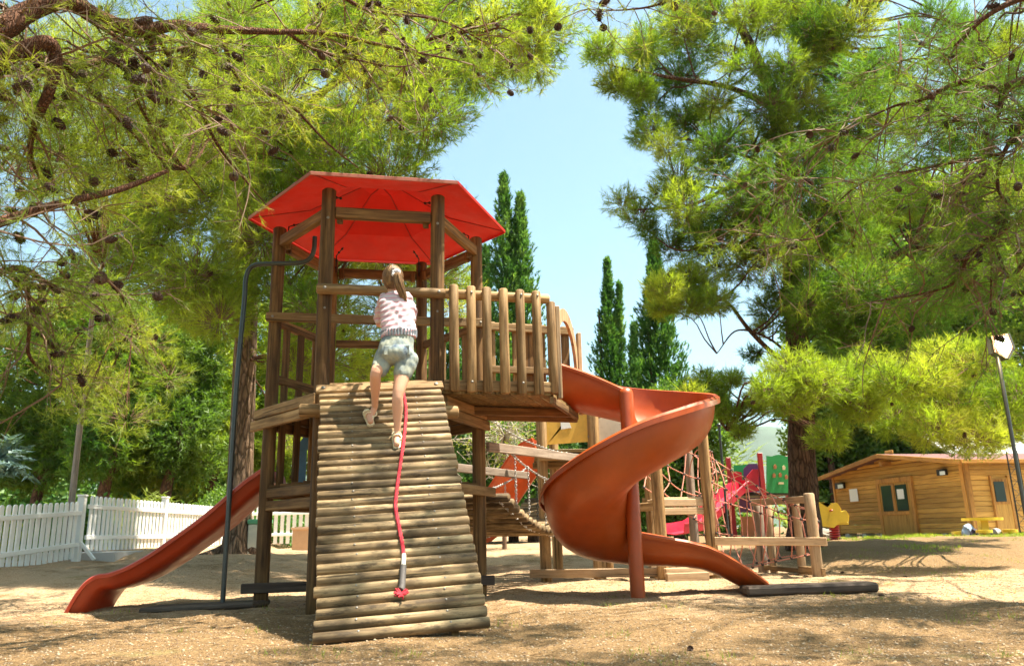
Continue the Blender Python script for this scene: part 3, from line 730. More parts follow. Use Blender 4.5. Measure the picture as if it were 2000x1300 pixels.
# joints (Y distances chosen so that she leans into the ramp)
hipL = gp(752, 702, 6.05); hipR = gp(792, 704, 6.03); pel = gp(773, 688, 6.03)
kneeL = gp(734, 728, 5.93); ankL = gp(732, 795, 6.14); kneeR = gp(777, 772, 5.93); ankR = gp(776, 842, 5.985)
waist = gp(779, 652, 6.05); chest = gp(776, 605, 6.12); shL = gp(744, 583, 6.16); shR = gp(800, 582, 6.14); neck = gp(767, 572, 6.17); head = gp(767, 545, 6.19)
elL = gp(741, 632, 6.28); elR = gp(806, 625, 6.26); hand_t = tie - G0 - UP * .16
haL = gp(762, 585, 6.42); haR = gp(774, 612, 6.40)
RXv = RX; fwd = (B * 1 + UP * .2).normalized()
def foot_parts(ank, sole, d):
    d = d.normalized(); s = sole - G0
    return [('t', [ank, ank * .35 + s * .65 + UP * .012], [.024, .026]), ('t', [s - d * .035 + RN * .03, s + d * .03 + RN * .028, s + d * .085 + RN * .018], [.024, .026, .018]),
            ] + [('t', [s + d * .075 + RX * (o * .011) + RN * .016, s + d * (.115 - abs(o) * .006) + RX * (o * .012) + RN * .012], [.008, .0065]) for o in (-2, -1, 0, 1, 2)]
fd = (RU * .95 + RN * .1)
# feet: toes point up the ramp
parts = [('t', [hipL + UP * .02, (hipL + kneeL) / 2, kneeL, kneeL.lerp(ankL, .3), kneeL.lerp(ankL, .75), ankL], [.078, .058, .042, .043, .029, .024]),
         ('t', [hipR + UP * .02, (hipR + kneeR) / 2, kneeR, kneeR.lerp(ankR, .3), kneeR.lerp(ankR, .75), ankR], [.078, .060, .042, .044, .029, .024]),
         ('e', pel, (.135, .095, .10)), ('r', [(pel, .13, .09), (waist, .115, .078), (chest, .132, .085), ((shL + shR) / 2 + UP * -.01, .135, .065), ((shL + shR) / 2 + UP * .03, .07, .05)], RX, B),
         ('t', [shL + RX * .015, elL], [.036, .028]), ('t', [elL, haL], [.031, .020]), ('t', [shR - RX * .015, elR], [.036, .028]), ('t', [elR, haR], [.031, .020]),
         ('t', [neck - UP * .03, head - UP * .03], [.042, .040]),
         ('e', head, (.074, .090, .098)), ('e', head + fwd * .030 - UP * .045, (.052, .06, .05)),
         ('t', [head + B * .088 + UP * .008, head + B * .104 - UP * .022], [.008, .012])]
for s in (-1, 1): parts.append(('e', head + RX * .078 * s - UP * .012, (.012, .018, .026)))
def hand(c, into):
    q = []; into = into.normalized(); y = UP; q.append(('e', c, (.022, .020, .034)))
    for i in range(4):
        b = c + y * (.022 - i * .015) + into * .01
        q.append(('t', [b, b + into * .028 + RX * .006, b + into * .030 + RX * .030, b + into * .008 + RX * .036], [.0075, .0072, .0068, .006]))
    q.append(('t', [c + y * .028 - into * .005, c + y * .04 + into * .012 + RX * .012, c + y * .034 + into * .02 + RX * .028], [.0085, .0078, .0066])); return q
parts += hand(haL, B) + hand(haR, B)
parts += foot_parts(ankL, footL, fd - RX * .15) + foot_parts(ankR, footR, fd + RX * .05)
body = add('body', blob_mesh(parts, .0055, 3), M_skin, girl, Matrix.Translation(G0))
for s in (-1, 1):
    bm = bmesh.new(); ball_bm(bm, (0, 0, 0), .011, (1.2, .6, .7)); add('eye', bm_mesh(bm), mat_plain('eye_white', (.8, .8, .8), .2), body, Matrix.Translation(G0 + head + B * .083 + RX * .028 * s + UP * .004))
bm = bmesh.new(); ball_bm(bm, (0, 0, 0), .02, (1.1, .35, .3)); add('mouth', bm_mesh(bm), mat_plain('lips', (.5, .2, .18), .4), body, Matrix.Translation(G0 + head + B * .090 - UP * .055))
# T-shirt
def folds(co):
    return .0045 * np.sin(co[:, 2] * 62 + co[:, 0] * 34 + 2 * np.sin(co[:, 0] * 25)) * np.sin(co[:, 0] * 17 + co[:, 1] * 12 + 1) + .003 * np.sin(co[:, 2] * 120 - co[:, 0] * 50)
sm_ = (shL + shR) / 2
shirt = [('r', [(waist - UP * .035, .138, .098), (waist + UP * .02, .137, .100), (waist.lerp(chest, .5), .140, .10), (chest, .142, .102), (chest.lerp(sm_, .6), .140, .095), (sm_ - UP * .005, .130, .078), (sm_ + UP * .028, .092, .062), (sm_ + UP * .052, .055, .052)], RX, B),
         ('t', [shL + RX * .03, shL.lerp(elL, .45) + RX * .008, shL.lerp(elL, .80)], [.050, .051, .050]), ('t', [shR - RX * .03, shR.lerp(elR, .4) - RX * .008, shR.lerp(elR, .70)], [.050, .050, .048])]
add('t_shirt', blob_mesh(shirt, .0065, 3, folds), M_shirt, girl, Matrix.Translation(G0))
def folds2(co):
    return .0035 * np.sin(co[:, 0] * 45 + 1.5 * np.sin(co[:, 2] * 30)) * np.sin(co[:, 2] * 28 + 1) + .001 * np.sin(co[:, 0] * 130 + co[:, 2] * 40)
sh_ = [('r', [(pel + UP * .0 , .143, .112), (pel + UP * .05, .136, .104), (waist - UP * .015, .125, .092), (waist + UP * .008, .132, .098)], RX, B),
       ('e', pel - UP * .02 - B * .03, (.142, .105, .085)),
       ('t', [hipL + UP * .02, hipL.lerp(kneeL, .35) , hipL.lerp(kneeL, .52) - UP * .015], [.086, .074, .071]), ('t', [hipR + RX * .012, hipR.lerp(kneeR, .25) + RX * .006, hipR.lerp(kneeR, .38)], [.088, .077, .073])]
shorts = add('denim_shorts', blob_mesh(sh_, .0065, 2, folds2), M_denim, girl, Matrix.Translation(G0))
M_dark = mat_plain('dark_denim_seam', (.07, .10, .16), .9, 0, .3)
M_lt = mat_plain('pale_denim_pocket', (.20, .23, .26), .9, 0, .4, 40, .4)
for s in (-1, 1):   # back pockets, slightly proud
    c = pel + RX * .062 * s - B * .106 - UP * .008
    add('back_pocket', (lambda bm: (bx_bm(bm, (0, 0, 0), (.074, .008, .074), bev=.003), bm_mesh(bm, smooth=False))[1])(bmesh.new()), M_denim, shorts, Matrix.Translation(G0 + c) @ Matrix.Rotation(TH - s * .28, 4, 'Z'))
bm = bmesh.new()
for k in range(34):   # gathered elastic waist
    a = 2 * math.pi * k / 34; c = waist + RX * .137 * math.cos(a) + B * .103 * math.sin(a); tube_bm(bm, [c - UP * .03, c + UP * .022], [.0075, .0085], 6)
add('gathered_waist', bm_mesh(bm), M_lt, shorts, Matrix.Translation(G0))
# hair: cap with combed grooves, ponytail, scrunchie
tiep = head - B * .098 + RX * .022 + UP * .012
def groove(co):
    d = co - np.array(tiep); an = np.arctan2(d[:, 0], d[:, 2] + .02); return .0028 * np.sin(an * 46) + .002 * np.sin(an * 91 + 1)
hair = add('hair', blob_mesh([('e', head + UP * .012 - B * .012, (.087, .100, .104)), ('e', head - UP * .03 - B * .03, (.076, .074, .075)), ('e', tiep + B * .015, (.032, .03, .03))], .005, 2, groove), M_hair, girl, Matrix.Translation(G0))
pt = [tiep, tiep - B * .035 - UP * .02 + RX * .008, tiep - B * .045 - UP * .10 + RX * .022, tiep - B * .04 - UP * .18 + RX * .05, tiep - B * .03 - UP * .275 + RX * .085]
pr_ = smooth_path(pt, 6); bm = bmesh.new(); rs_ = interp_r([.020, .034, .038, .032, .012], 6)
for s in range(46):
    a = random.uniform(0, 6.28); q = random.uniform(0, 1) ** .5; ln = random.randint(len(pr_) - 7, len(pr_)); tube_bm(bm, [p + (RX * math.cos(a + i * .03) + B * .8 * math.sin(a)) * q * rs_[i] for i, p in enumerate(pr_[:ln])], [.0065] * (ln - 1) + [.001], 5)
add('ponytail', bm_mesh(bm), M_hair, hair, Matrix.Translation(G0))
bm = bmesh.new()
for k in range(12):
    a = k * math.pi / 6; ball_bm(bm, tiep - B * .018 + (RX * math.cos(a) + UP * math.sin(a)) * .024 + Vector((0, random.uniform(-.004, .004), 0)), .0125 + .004 * (k % 2), u=8, v=6)
add('scrunchie', bm_mesh(bm), M_scr, hair, Matrix.Translation(G0))
for fp_, ank, d in ((footL, ankL, fd - RX * .15), (footR, ankR, fd + RX * .05)):
    s = fp_ - G0; d = d.normalized(); l = d.cross(RN).normalized(); n = l.cross(d); 
    if n.dot(RN) < 0: n = -n
    ol = [(-.045 + .0, -.028), (-.06, -.012), (-.06, .012), (-.045, .028), (0, .030), (.06, .038), (.105, .034), (.128, .012), (.128, -.014), (.10, -.036), (.05, -.036), (0, -.029)]
    bm = bmesh.new(); a = [bm.verts.new(s + d * x + l * y - n * .006) for x, y in ol]; b = [bm.verts.new(s + d * x + l * y + n * .014) for x, y in ol]
    bm.faces.new(a); bm.faces.new(b[::-1])
    for k in range(12): bm.faces.new((a[k], a[(k + 1) % 12], b[(k + 1) % 12], b[k]))
    def strap(pts, r): tube_bm(bm, smooth_path(pts, 4), r, 6)
    strap([s + d * .07 + l * .036 + n * .01, s + d * .07 + l * .02 + n * .046, s + d * .07 - l * .02 + n * .046, s + d * .07 - l * .036 + n * .01], .007)
    strap([s + d * .03 + l * .034 + n * .01, s + d * .035 + l * .02 + n * .056, s + d * .035 - l * .02 + n * .056, s + d * .03 - l * .034 + n * .01], .006)
    an_ = ank * .55 + s * .45
    strap([an_ + (d * math.cos(t) * .034 + l * math.sin(t) * .032) + n * (.0) for t in [i * math.pi / 5 for i in range(11)]], .006)
    strap([s - d * .05 + n * .005, an_ - d * .034], .008)
    bmesh.ops.recalc_face_normals(bm, faces=bm.faces)
    add('sandal', bm_mesh(bm), M_sandal, girl, Matrix.Translation(G0))

# ------------------------------------------------------------------ chains
def link_mesh():
    me = _cache.get('link')
    if me: return me
    bm = bmesh.new(); q = []
    for i in range(8):
        a = 2 * math.pi * i / 8; q.append(Vector((.007 * math.cos(a), 0, .0135 * math.sin(a))))
    rings = []
    for i in range(8):
        t = (q[(i + 1) % 8] - q[i - 1]).normalized(); n = Vector((0, 1, 0)); b = t.cross(n)
        rings.append([bm.verts.new(q[i] + (n * math.cos(k * 2.0944) + b * math.sin(k * 2.0944)) * .0032) for k in range(3)])
    for i in range(8):
        for k in range(3): bm.faces.new((rings[i][k], rings[i][(k + 1) % 3], rings[(i + 1) % 8][(k + 1) % 3], rings[(i + 1) % 8][k]))
    bm.normal_update(); v = np.array([x.co[:] for x in bm.verts]); bm.verts.index_update(); f = np.array([[x.index for x in fc_.verts] for fc_ in bm.faces]); bm.free()
    _cache['link'] = (v, f); return v, f
def chain(name, pts, parent, sc=1.5, mat=None):
    v, f = link_mesh(); base = W[parent.name].translation; V = []; Fc = []; P = [Vector(p) for p in pts]; step = .021 * sc; k = 0; carry = 0
    for a, b in zip(P, P[1:]):
        L = (b - a).length; d = carry
        while d < L:
            M = frame_M(a.lerp(b, d / L) - base, b - a); R = np.array(M.to_3x3()) @ (np.array(Matrix.Rotation(math.pi / 2 * (k % 2), 3, 'Z')) * sc)
            Fc.append(f + len(V) * 24 if False else f + 24 * k); V.append(v @ R.T + np.array(M.translation)); k += 1; d += step
        carry = d - L
    return add(name, np_mesh(name, np.concatenate(V), np.concatenate(Fc), True), mat or M_chain, parent, Matrix.Translation(base))

# ------------------------------------------------------------------ second tower
def onX(px, py, Y): return at(px, py, Y)
t2 = thing('net_tower', tuple(gnd(1230, 10.3)), 'second wooden play tower with yellow and beige side panels behind the spiral slide', 'play tower')
def gpost(px, Y, ztop, r=.07, mat=M_rail, parent=t2, name='post'):
    p = gnd(px, Y); return p, log(name, (p.x, p.y, p.z - .05), (p.x, p.y, ztop), r, mat, parent, 14)
pA, oA = gpost(1067, 10.2, 2.45); pB, oB = gpost(1172, 10.2, 2.32, .078); pC, oC = gpost(1296, 9.7, 1.98, .07); pD, oD = gpost(1395, 9.9, 2.0, .068)
pA2, _ = gpost(1090, 11.5, 2.4); pB2, _ = gpost(1190, 11.5, 2.3); pC2, _ = gpost(1278, 10.8, 1.9, .06); pE, _ = gpost(1362, 11.2, 1.95, .062, M_grey)
M_ypan = mat_plastic('yellow_panel', (.78, .46, .07), .5, dirt=.2); M_bpan = mat_plastic('beige_panel', (.60, .50, .38), .5, dirt=.3); M_paper = mat_plain('paper_notice', (.80, .80, .76), .7, 0, .03)
def panel_px(name, corners, Y, mat, parent, th=.02):
    p = [at(a, b, Y) for a, b in corners]; c = sum(p, Vector()) / len(p)
    return prism(name, [(q.x - c.x, q.z - c.z) for q in p], th, mat, parent, Matrix.Translation(c))
yp = panel_px('yellow_panel', [(1068, 868), (1068, 808), (1130, 800), (1135, 778), (1150, 775), (1152, 862)], 10.2, M_ypan, t2)
panel_px('notice', [(1096, 838), (1093, 808), (1105, 806), (1116, 835)], 10.187, M_paper, yp, .004)
panel_px('beige_panel', [(1168, 866), (1168, 818), (1200, 803), (1232, 792), (1240, 870)], 10.25, M_bpan, t2)
for a in ((1150, 792), (1150, 852)): 
    p = at(*a, 10.17); bolt(p, (0, -1, 0), yp, .018, M_black)
zd = 1.58
for i in range(7):
    y = 10.12 + i * .21; beam('deck_board', (pA.x - .08, y, zd), (pB.x + .65, y, zd), .19, .035, M_deck, t2, bev=.003)
beam('deck_beam', (pA.x - .05, 10.10, zd - .07), (pB.x + .7, 10.10, zd - .07), .05, .09, M_rail, t2); beam('deck_beam', (pA.x - .1, 11.4, zd - .07), (pB.x + .7, 11.4, zd - .07), .05, .09, M_rail, t2)
for a, b, z in (((1036, 10.05), (1300, 9.75), .10), ((1300, 9.6), (1392, 9.8), .10), ((1302, 9.45), (1384, 9.6), .05), ((1270, 10.7), (1362, 11.1), .1)):
    p, q = gnd(a[0], a[1]), gnd(b[0], b[1]); beam('ground_beam', (p.x, p.y, p.z + z), (q.x, q.y, q.z + z), .06, .10, M_pale if z < .2 else M_rail, t2)
for k, z in enumerate((.90, .80)):
    beam('step_beam', (pC.x + .05, pC.y + .02, z), (pD.x - .05, pD.y + .02, z), .06, .085, M_pale, t2)
for i in range(4): beam('step_board', (pC.x + .02, pC.y + .15 + i * .2, .95), (pD.x - .02, pD.y + .1 + i * .2, .95), .17, .03, M_pale, t2)
beam('step_beam', (pC.x - .22, pC.y + .35, .86), (pC.x - .02, pC.y - .03, .86), .06, .10, M_rail, t2); beam('step_beam', (pC2.x - .1, pC2.y, .95), (pC2.x + .25, pC2.y, .95), .06, .10, M_rail, t2)

# orange slide of the second tower, seen under the bridge rails
os_ = thing('straight_slide', tuple(gnd(945, 13.2)), 'bright orange straight slide behind the log bridge, left of the second tower', 'slide')
P = [at(1062, 890, 12.0), at(1040, 905, 12.1), at(985, 985, 12.6), at(950, 1045, 13.0), at(925, 1060, 13.2)]; P = smooth_path(P, 4); fr = []
for i, p in enumerate(P):
    t = (P[min(i + 1, len(P) - 1)] - P[max(i - 1, 0)]).normalized(); l = Vector((.75, .35, .0)).normalized(); l = (l - t * l.dot(t)).normalized(); u = l.cross(t)
    if u.z < 0: u = -u
    fr.append((p, l, u))
sweep('chute', fr, shell([(-.30, .20), (-.27, .21), (-.24, .04), (-.18, 0), (.18, 0), (.24, .04), (.27, .21), (.30, .20)], .014), M_oslide, os_)

# ------------------------------------------------------------------ log bridge
br = thing('log_bridge', (0, 9.5, gh(0, 9.5)), 'sagging bridge of round logs hung on chains between the two towers', 'bridge')
b0 = Vector((-.56, 8.30, .97)); b1_ = Vector((.62, 10.75, 1.02)); bd = (b1_ - b0); bl = bd.length; bd.z = 0; bd.normalize(); bs = Vector((bd.y, -bd.x, 0)); bs = (bs + Vector((.0, .12, 0))).normalized()
n = 25; SAG = .40; ends = []
for i in range(n):
    t = (i + .5) / n; c = b0.lerp(b1_, t); c.z -= SAG * 4 * t * (1 - t)
    log('bridge_log', c - bs * .50, c + bs * .50, .046, M_ramp, br, 10); ends.append(c)
for s in (-.40, .40):
    q = [c + bs * s - UP * .05 for c in ends]; chain('support_chain', [q[0], q[6], q[12], q[18], q[-1]], br, 1.6)
for s, z0, z1 in ((.47, 1.42, 1.50), (-.47, 1.32, 1.34)):
    a = b0 + bs * s; b = b1_ + bs * s; beam('hand_rail', (a.x - bd.x * .35, a.y - bd.y * .35, z0 + .0), (b.x, b.y, z1), .04, .095, M_grey, br)
    top = []
    for i in range(13):
        t = i / 12; p = a.lerp(b, t); p.z = 1.30 + .12 * (s > 0) * t - .22 * 4 * t * (1 - t) + .16 * (abs(t - .5) * 2); top.append(p)
    chain('hand_chain', top, br, 1.6)
    for j in (2, 5, 7, 9, 10, 12, 15, 18, 21):
        t = (j + .5) / n; e = ends[j] + bs * s; k = t * 12; kk = int(k); u = top[kk].lerp(top[min(kk + 1, 12)], k - kk); chain('hanger_chain', [u, e + UP * .04], br, 1.4, M_black if j == 7 else None)
# upper white rope from balcony to panel
ropes = [at(938, 800, 8.6), at(985, 838, 9.1), at(1040, 866, 9.6), at(1100, 884, 10.), at(1165, 886, 10.1)]
chain('high_chain', smooth_path(ropes, 4), br, 1.6)

# ------------------------------------------------------------------ rope nets
def net_obj(lines, knots, parent, r=.0075, mat=M_net):
    base = W[parent.name].translation; bm = bmesh.new()
    for l in lines: tube_bm(bm, [Vector(p) - base for p in l], r, 5)
    o = add('net_rope', bm_mesh(bm), mat, parent, Matrix.Translation(base)); tag(o, kind='stuff')
    bm = bmesh.new()
    for k in knots: ball_bm(bm, Vector(k) - base, .022, (1, .8, .8), 6, 5)
    o = add('knot', bm_mesh(bm), M_knot, parent, Matrix.Translation(base)); tag(o, kind='stuff')
net1 = thing('climbing_net', tuple(gnd(1350, 10.7)), 'sloping climbing net of faded red rope between the posts of the second tower', 'net')
c00, c10, c11, c01 = at(1262, 955, 10.2), at(1392, 1035, 10.3), at(1392, 905, 10.9), at(1285, 860, 10.9)
def patch(c00, c10, c11, c01, nu, nv, sag, wob=.03):
    g_ = [[None] * (nv + 1) for _ in range(nu + 1)]
    for i in range(nu + 1):
        for j in range(nv + 1):
            u, v = i / nu, j / nv; p = (c00 * (1 - u) + c10 * u) * (1 - v) + (c01 * (1 - u) + c11 * u) * v
            g_[i][j] = p + Vector((random.uniform(-wob, wob), random.uniform(-wob, wob), -sag * 16 * u * (1 - u) * v * (1 - v) + random.uniform(-wob, wob)))
    L = [[g_[i][j] for j in range(nv + 1)] for i in range(nu + 1)] + [[g_[i][j] for i in range(nu + 1)] for j in range(nv + 1)]
    return [smooth_path(l, 3) for l in L], [p for r in g_ for p in r]
l, k = patch(c00, c10, c11, c01, 4, 4, .15); net_obj(l, k, net1)
l, k = patch(at(1395, 1060, 9.95), at(1425, 1062, 10.8), at(1392, 880, 11.2), at(1375, 885, 9.9), 2, 5, .05)
bm_l, bm_k = l, k
net2 = thing('net_tunnel', tuple(gnd(1480, 10.4)), 'tunnel of red rope net with dark clamps stretched towards the low log frame', 'net tunnel')
A0 = Vector((pD.x + .08, 10.55, .80)); A1 = Vector((at(1578, 1060, 10.3).x, 10.15, .52)); nr = 8; nl = 7; G = []
for i in range(nr + 1):
    t = i / nr; c = A0.lerp(A1, t); r = .66 * (1 - t) ** 1.3 + .34 ; c.z = A0.z + (A1.z - A0.z) * t - .05 * math.sin(t * 3.14)
    if t < .3: rz = r * .95
    else: rz = r
    G.append([c + Vector((random.uniform(-.03, .03), math.cos(a) * r * .75, math.sin(a) * rz * .86)) for a in [math.pi * (-.35 + 1.7 * j / nl) for j in range(nl + 1)]])
    for q in G[-1]:
        q.z = max(q.z, gh(q.x, q.y) + .04)
lines = [smooth_path(r, 3) for r in G] + [smooth_path([G[i][j] for i in range(nr + 1)], 2) for j in range(nl + 1)]
net_obj(lines + bm_l, [p for r in G for p in r] + bm_k, net2)
fr_ = thing('net_end_frame', tuple(gnd(1560, 10)), 'low log frame holding the far end of the net tunnel near the pine trunk', 'log frame')
pF, _ = gpost(1598, 9.6, .97, .062, M_pale, fr_); pG, _ = gpost(1568, 10.3, .92, .05, M_pale, fr_); pH, _ = gpost(1492, 11.2, .95, .07, M_grey, fr_); pI, _ = gpost(1512, 11.0, .93, .05, M_pale, fr_)
beam('top_rail', (pH.x - .1, pH.y - .06, .92), (pF.x + .02, pF.y - .0, .90), .06, .085, M_pale, fr_); beam('bottom_rail', (pG.x - .05, pG.y - .06, .07), (pF.x + .05, pF.y - .07, .07), .05, .09, M_rail, fr_)
beam('long_rail', (pD.x + .02, pD.y - .09, .44), (pF.x + .12, pF.y - .08, .41), .045, .095, M_pale, fr_)
beam('bottom_rail', (pH.x, pH.y, .06), (pG.x, pG.y, .05), .06, .06, M_rail, fr_)

# ------------------------------------------------------------------ colourful small playset far behind
YP = 19.
pg = gnd(1490, YP); ps = thing('small_playset', tuple(pg), 'small red and green playset with purple slide mouth standing behind the net tunnel', 'playset')
M_prd = mat_plain('red_painted_post', (.42, .03, .035), .4, 0, .1); M_grn = mat_plastic('green_panel', (.03, .34, .09), .4, dirt=.1); M_pur = mat_plastic('purple_panel', (.13, .04, .16), .4); M_brn = mat_plain('orange_brown_panel', (.42, .17, .07), .5); M_crim = mat_plastic('crimson_slide', (.62, .02, .05), .3, transl=.15); M_cream = mat_plain('cream_shape', (.75, .62, .38), .6)
for px, top, Y in ((1428, 893, 19.6), (1492, 884, 18.4), (1545, 890, 18.9), (1486, 930, 20.6), (1540, 905, 20.6)):
    p = gnd(px + 8, Y); q = at(px, top, Y); beam('post', (p.x, p.y, p.z - .05), (p.x, p.y, q.z), .10, .10, M_prd, ps)
def wavy(px0, px1, top, bot, Y, mat, name, wob=4):
    pts = [(px0, bot)] + [(px0 + (px1 - px0) * i / 10, top + wob * .45 * math.sin(i * .95)) for i in range(11)] + [(px1, bot)]
    return panel_px(name, pts, Y, mat, ps, .03)
gpn = wavy(1497, 1545, 889, 962, 18.4, M_grn, 'green_panel'); wavy(1433, 1490, 907, 962, 19.3, M_grn, 'green_panel', 2)
for x, y in ((1514, 911), (1531, 913), (1512, 928), (1524, 927), (1536, 931)):
    panel_px('cutout_shape', [(x - 2.5, y + 4), (x - 3, y - 2), (x, y - 5), (x + 3, y - 1), (x + 2, y + 4)], 18.36, M_cream if x % 2 else M_brn, gpn, .03)
panel_px('cutout_shape', [(1520, 945), (1521, 941), (1530, 941), (1531, 945)], 18.36, M_cream, gpn, .03)
panel_px('purple_panel', [(1452, 965), (1452, 915), (1462, 905), (1478, 905), (1486, 915), (1487, 965)], 19.0, M_pur, ps)
panel_px('purple_panel', [(1444, 1000), (1444, 972), (1484, 972), (1486, 1000)], 18.9, M_pur, ps); panel_px('brown_panel', [(1447, 1048), (1447, 1008), (1472, 1008), (1474, 1048)], 18.9, M_brn, ps)
a, b = at(1430, 966, 19.), at(1548, 966, 19.); box('deck', ((a.x + b.x) / 2, 19.5, a.z), (b.x - a.x, 2.0, .07), M_black, ps)
P = smooth_path([at(1462, 955, 18.7), at(1440, 963, 18.5), at(1400, 1000, 17.8), at(1365, 1032, 17.2), at(1340, 1040, 16.8), at(1318, 1043, 16.5)], 4); fr = []
for i, p in enumerate(P):
    t = (P[min(i + 1, len(P) - 1)] - P[max(i - 1, 0)]).normalized(); l = Vector((t.y, -t.x, 0)).normalized(); u = l.cross(t); u = u if u.z > 0 else -u
    fr.append((p, l, u))
sweep('chute', fr, shell([(-.27, .20), (-.25, .22), (-.21, .03), (0, 0), (.21, .03), (.25, .22), (.27, .20)], .02), M_crim, ps)
for cs, Y in (([(1424, 958), (1430, 925), (1437, 920), (1448, 922), (1450, 945), (1446, 965)], 18.9), ([(1450, 962), (1458, 930), (1470, 916), (1481, 916), (1482, 958)], 18.4)): panel_px('slide_side', cs, Y, M_crim, ps, .05)

# ------------------------------------------------------------------ spring rider
YS = 16.; pgs = gnd(1632, YS); sr = thing('spring_rider', tuple(pgs), 'yellow animal shaped rocker on a red coil spring beside the wooden hut', 'spring rider')
M_yell = mat_plastic('yellow_rocker', (.78, .50, .02), .4, dirt=.1)
ol = [(1600, 1026), (1594, 1010), (1594, 988), (1600, 980), (1609, 980), (1615, 990), (1622, 983), (1633, 981), (1640, 992), (1641, 999), (1650, 996), (1656, 1005), (1655, 1017), (1645, 1020), (1636, 1022), (1628, 1030)]
body_ = panel_px('rocker_body', ol, YS - .12, M_yell, sr, .05); c_ = panel_px('rocker_body', [(a + 2, b + 1) for a, b in ol], YS + .14, M_yell, sr, .05)
bm = bmesh.new(); sp0 = Vector((pgs.x, YS, pgs.z)) ; zt = at(1632, 1026, YS).z
pts = [Vector((.085 * math.cos(t), .085 * math.sin(t), (zt - pgs.z) * t / (2 * math.pi * 6))) for t in np.linspace(0, 2 * math.pi * 6, 90)]
tube_bm(bm, pts, .018, 6); add('coil_spring', bm_mesh(bm), M_prd, sr, Matrix.Translation(sp0))
p = at(1632, 1022, YS); box('seat', p, (.42, .24, .05), M_yell, sr); p = at(1616, 997, YS); beam('handle', p - Vector((0, .25, 0)), p + Vector((0, .25, 0)), .03, .03, M_prd, sr)
st_o = gnd(1608, 16.6); bm = bmesh.new(); ball_bm(bm, (0, 0, .1), .24, (1.2, .8, .6), 12, 8)
for v_ in bm.verts: v_.co += Vector((random.uniform(-.02, .02), random.uniform(-.02, .02), random.uniform(-.02, .02)))
s_ = add('boulder', bm_mesh(bm, smooth=False), mat_plain('pale_stone', (.25, .21, .17), .9, 0, .2, 8, .6), None, Matrix.Translation(st_o)); tag(s_, 'pale rounded stone lying behind the yellow spring rider', 'stone')

# ------------------------------------------------------------------ hut
HCn = Vector((12.75, 22.6, 0)); HCn.z = .18; hg = Vector((-1.25, 6.8, 0)).normalized(); hs = Vector((hg.y, -hg.x, 0)); GLEN = 6.6; SLEN = 8.0
M_hut = mat_wood('orange_stained_boards', (.62, .35, .085), (.53, .28, .06), (.38, .18, .04), grain=.6, stain=.15, mottle=.1); M_trim = mat_wood('hut_trim', (.60, .30, .07), (.48, .22, .05), (.24, .11, .03), grain=.5, stain=.2)
M_shing = mat_plain('reddish_roof_felt', (.15, .07, .06), .9, 0, .2, 30, .4); M_glass = mat_plain('dark_glass', (.02, .035, .035), .06, 0, .1, 3, 0, .35); M_conc = mat_plain('pale_concrete', (.55, .53, .49), .9, 0, .1, 6, .3)
hut = thing('wooden_hut', tuple(HCn), 'orange stained timber hut with low gable roof among the trees on the right', 'hut')
HH = 2.02; RH = 2.42; nP = 14; ph = HH / nP
zb = .12
for i in range(nP):
    z = HCn.z + zb + ph * (i + .5)
    beam('plank', HCn + UP * (z - HCn.z) , HCn + hg * GLEN + UP * (z - HCn.z), .05, ph - .006, M_hut, hut, bev=.012)
    beam('plank', HCn + hs * .05 + UP * (z - HCn.z), HCn + hs * SLEN + UP * (z - HCn.z), .05, ph - .006, M_hut, hut, bev=.012)
for i in range(5):
    z0 = HH + .12 * i; f0 = (RH - z0 - .06) / (RH - HH); half = GLEN / 2 * max(f0, .06)
    beam('plank', HCn + hg * (GLEN / 2 - half) + UP * (zb + z0 + .055), HCn + hg * (GLEN / 2 + half) + UP * (zb + z0 + .055), .045, .105, M_hut, hut, bev=.01)
for q in (HCn - hs * .02, HCn + hg * GLEN): beam('corner_board', q + UP * (zb - .03), q + UP * (zb + HH - .02), .12, .12, M_trim, hut)
beam('corner_board', HCn + hg * .18 - hs * .03 + UP * zb, HCn + hg * .18 - hs * .03 + UP * (zb + HH + .03), .05, .14, M_trim, hut, up=hg)
for q in (.3, 1.3, 2.2, 3.2, 4.2, 5.2, 6.2): box('foundation_block', HCn + hg * q + hs * .15 + UP * .03, (.3, .3, .18), M_conc, hut)
# roof slabs
ov = .45
for s, nm in ((0, 'roof_slab'), (1, 'roof_slab')):
    e = HCn + hg * (-.35 if s == 0 else GLEN + .35) - hs * ov + UP * (zb + HH - .06); r = HCn + hg * (GLEN / 2) - hs * ov + UP * (zb + RH + .04)
    e2 = e + hs * (SLEN + ov); r2 = r + hs * (SLEN + ov); o = quad_board(nm, [e, r, r2, e2] if s == 0 else [r, e, e2, r2], .07, M_shing, hut)
    beam('verge_board', e - hs * .02 - UP * .03, r - hs * .02 - UP * .03, .04, .13, M_trim, hut)
    if s == 0: beam('eave_board', e - UP * .02 - hg * .02, e2 - UP * .02 - hg * .02, .04, .10, M_trim, hut)
beam('ridge_beam', HCn + hg * GLEN / 2 - hs * .38 + UP * (zb + RH - .24), HCn + hg * GLEN / 2 + UP * (zb + RH - .24), .12, .14, M_trim, hut)
def hw(px, py, off=.0, side=False):
    n_ = hs if not side else hg; return onplane(px, py, HCn - n_ * (.03 + off), n_)
def hut_rect(name, px0, px1, pyt, pyb, mat, parent, th=.04, off=.02, side=False):
    ax = hg if not side else hs
    a = hw(px0, pyt, off, side); b = hw(px1, pyt, off, side); z1 = a.z; z0 = hw((px0 + px1) / 2, pyb, off, side).z; c = (a + b) / 2; c.z = (z0 + z1) / 2; w = abs((b - a).dot(ax))
    R = Matrix((ax, UP.cross(ax), UP)).transposed(); return box(name, c, (w, th, z1 - z0), mat, parent, R, bev=.004)
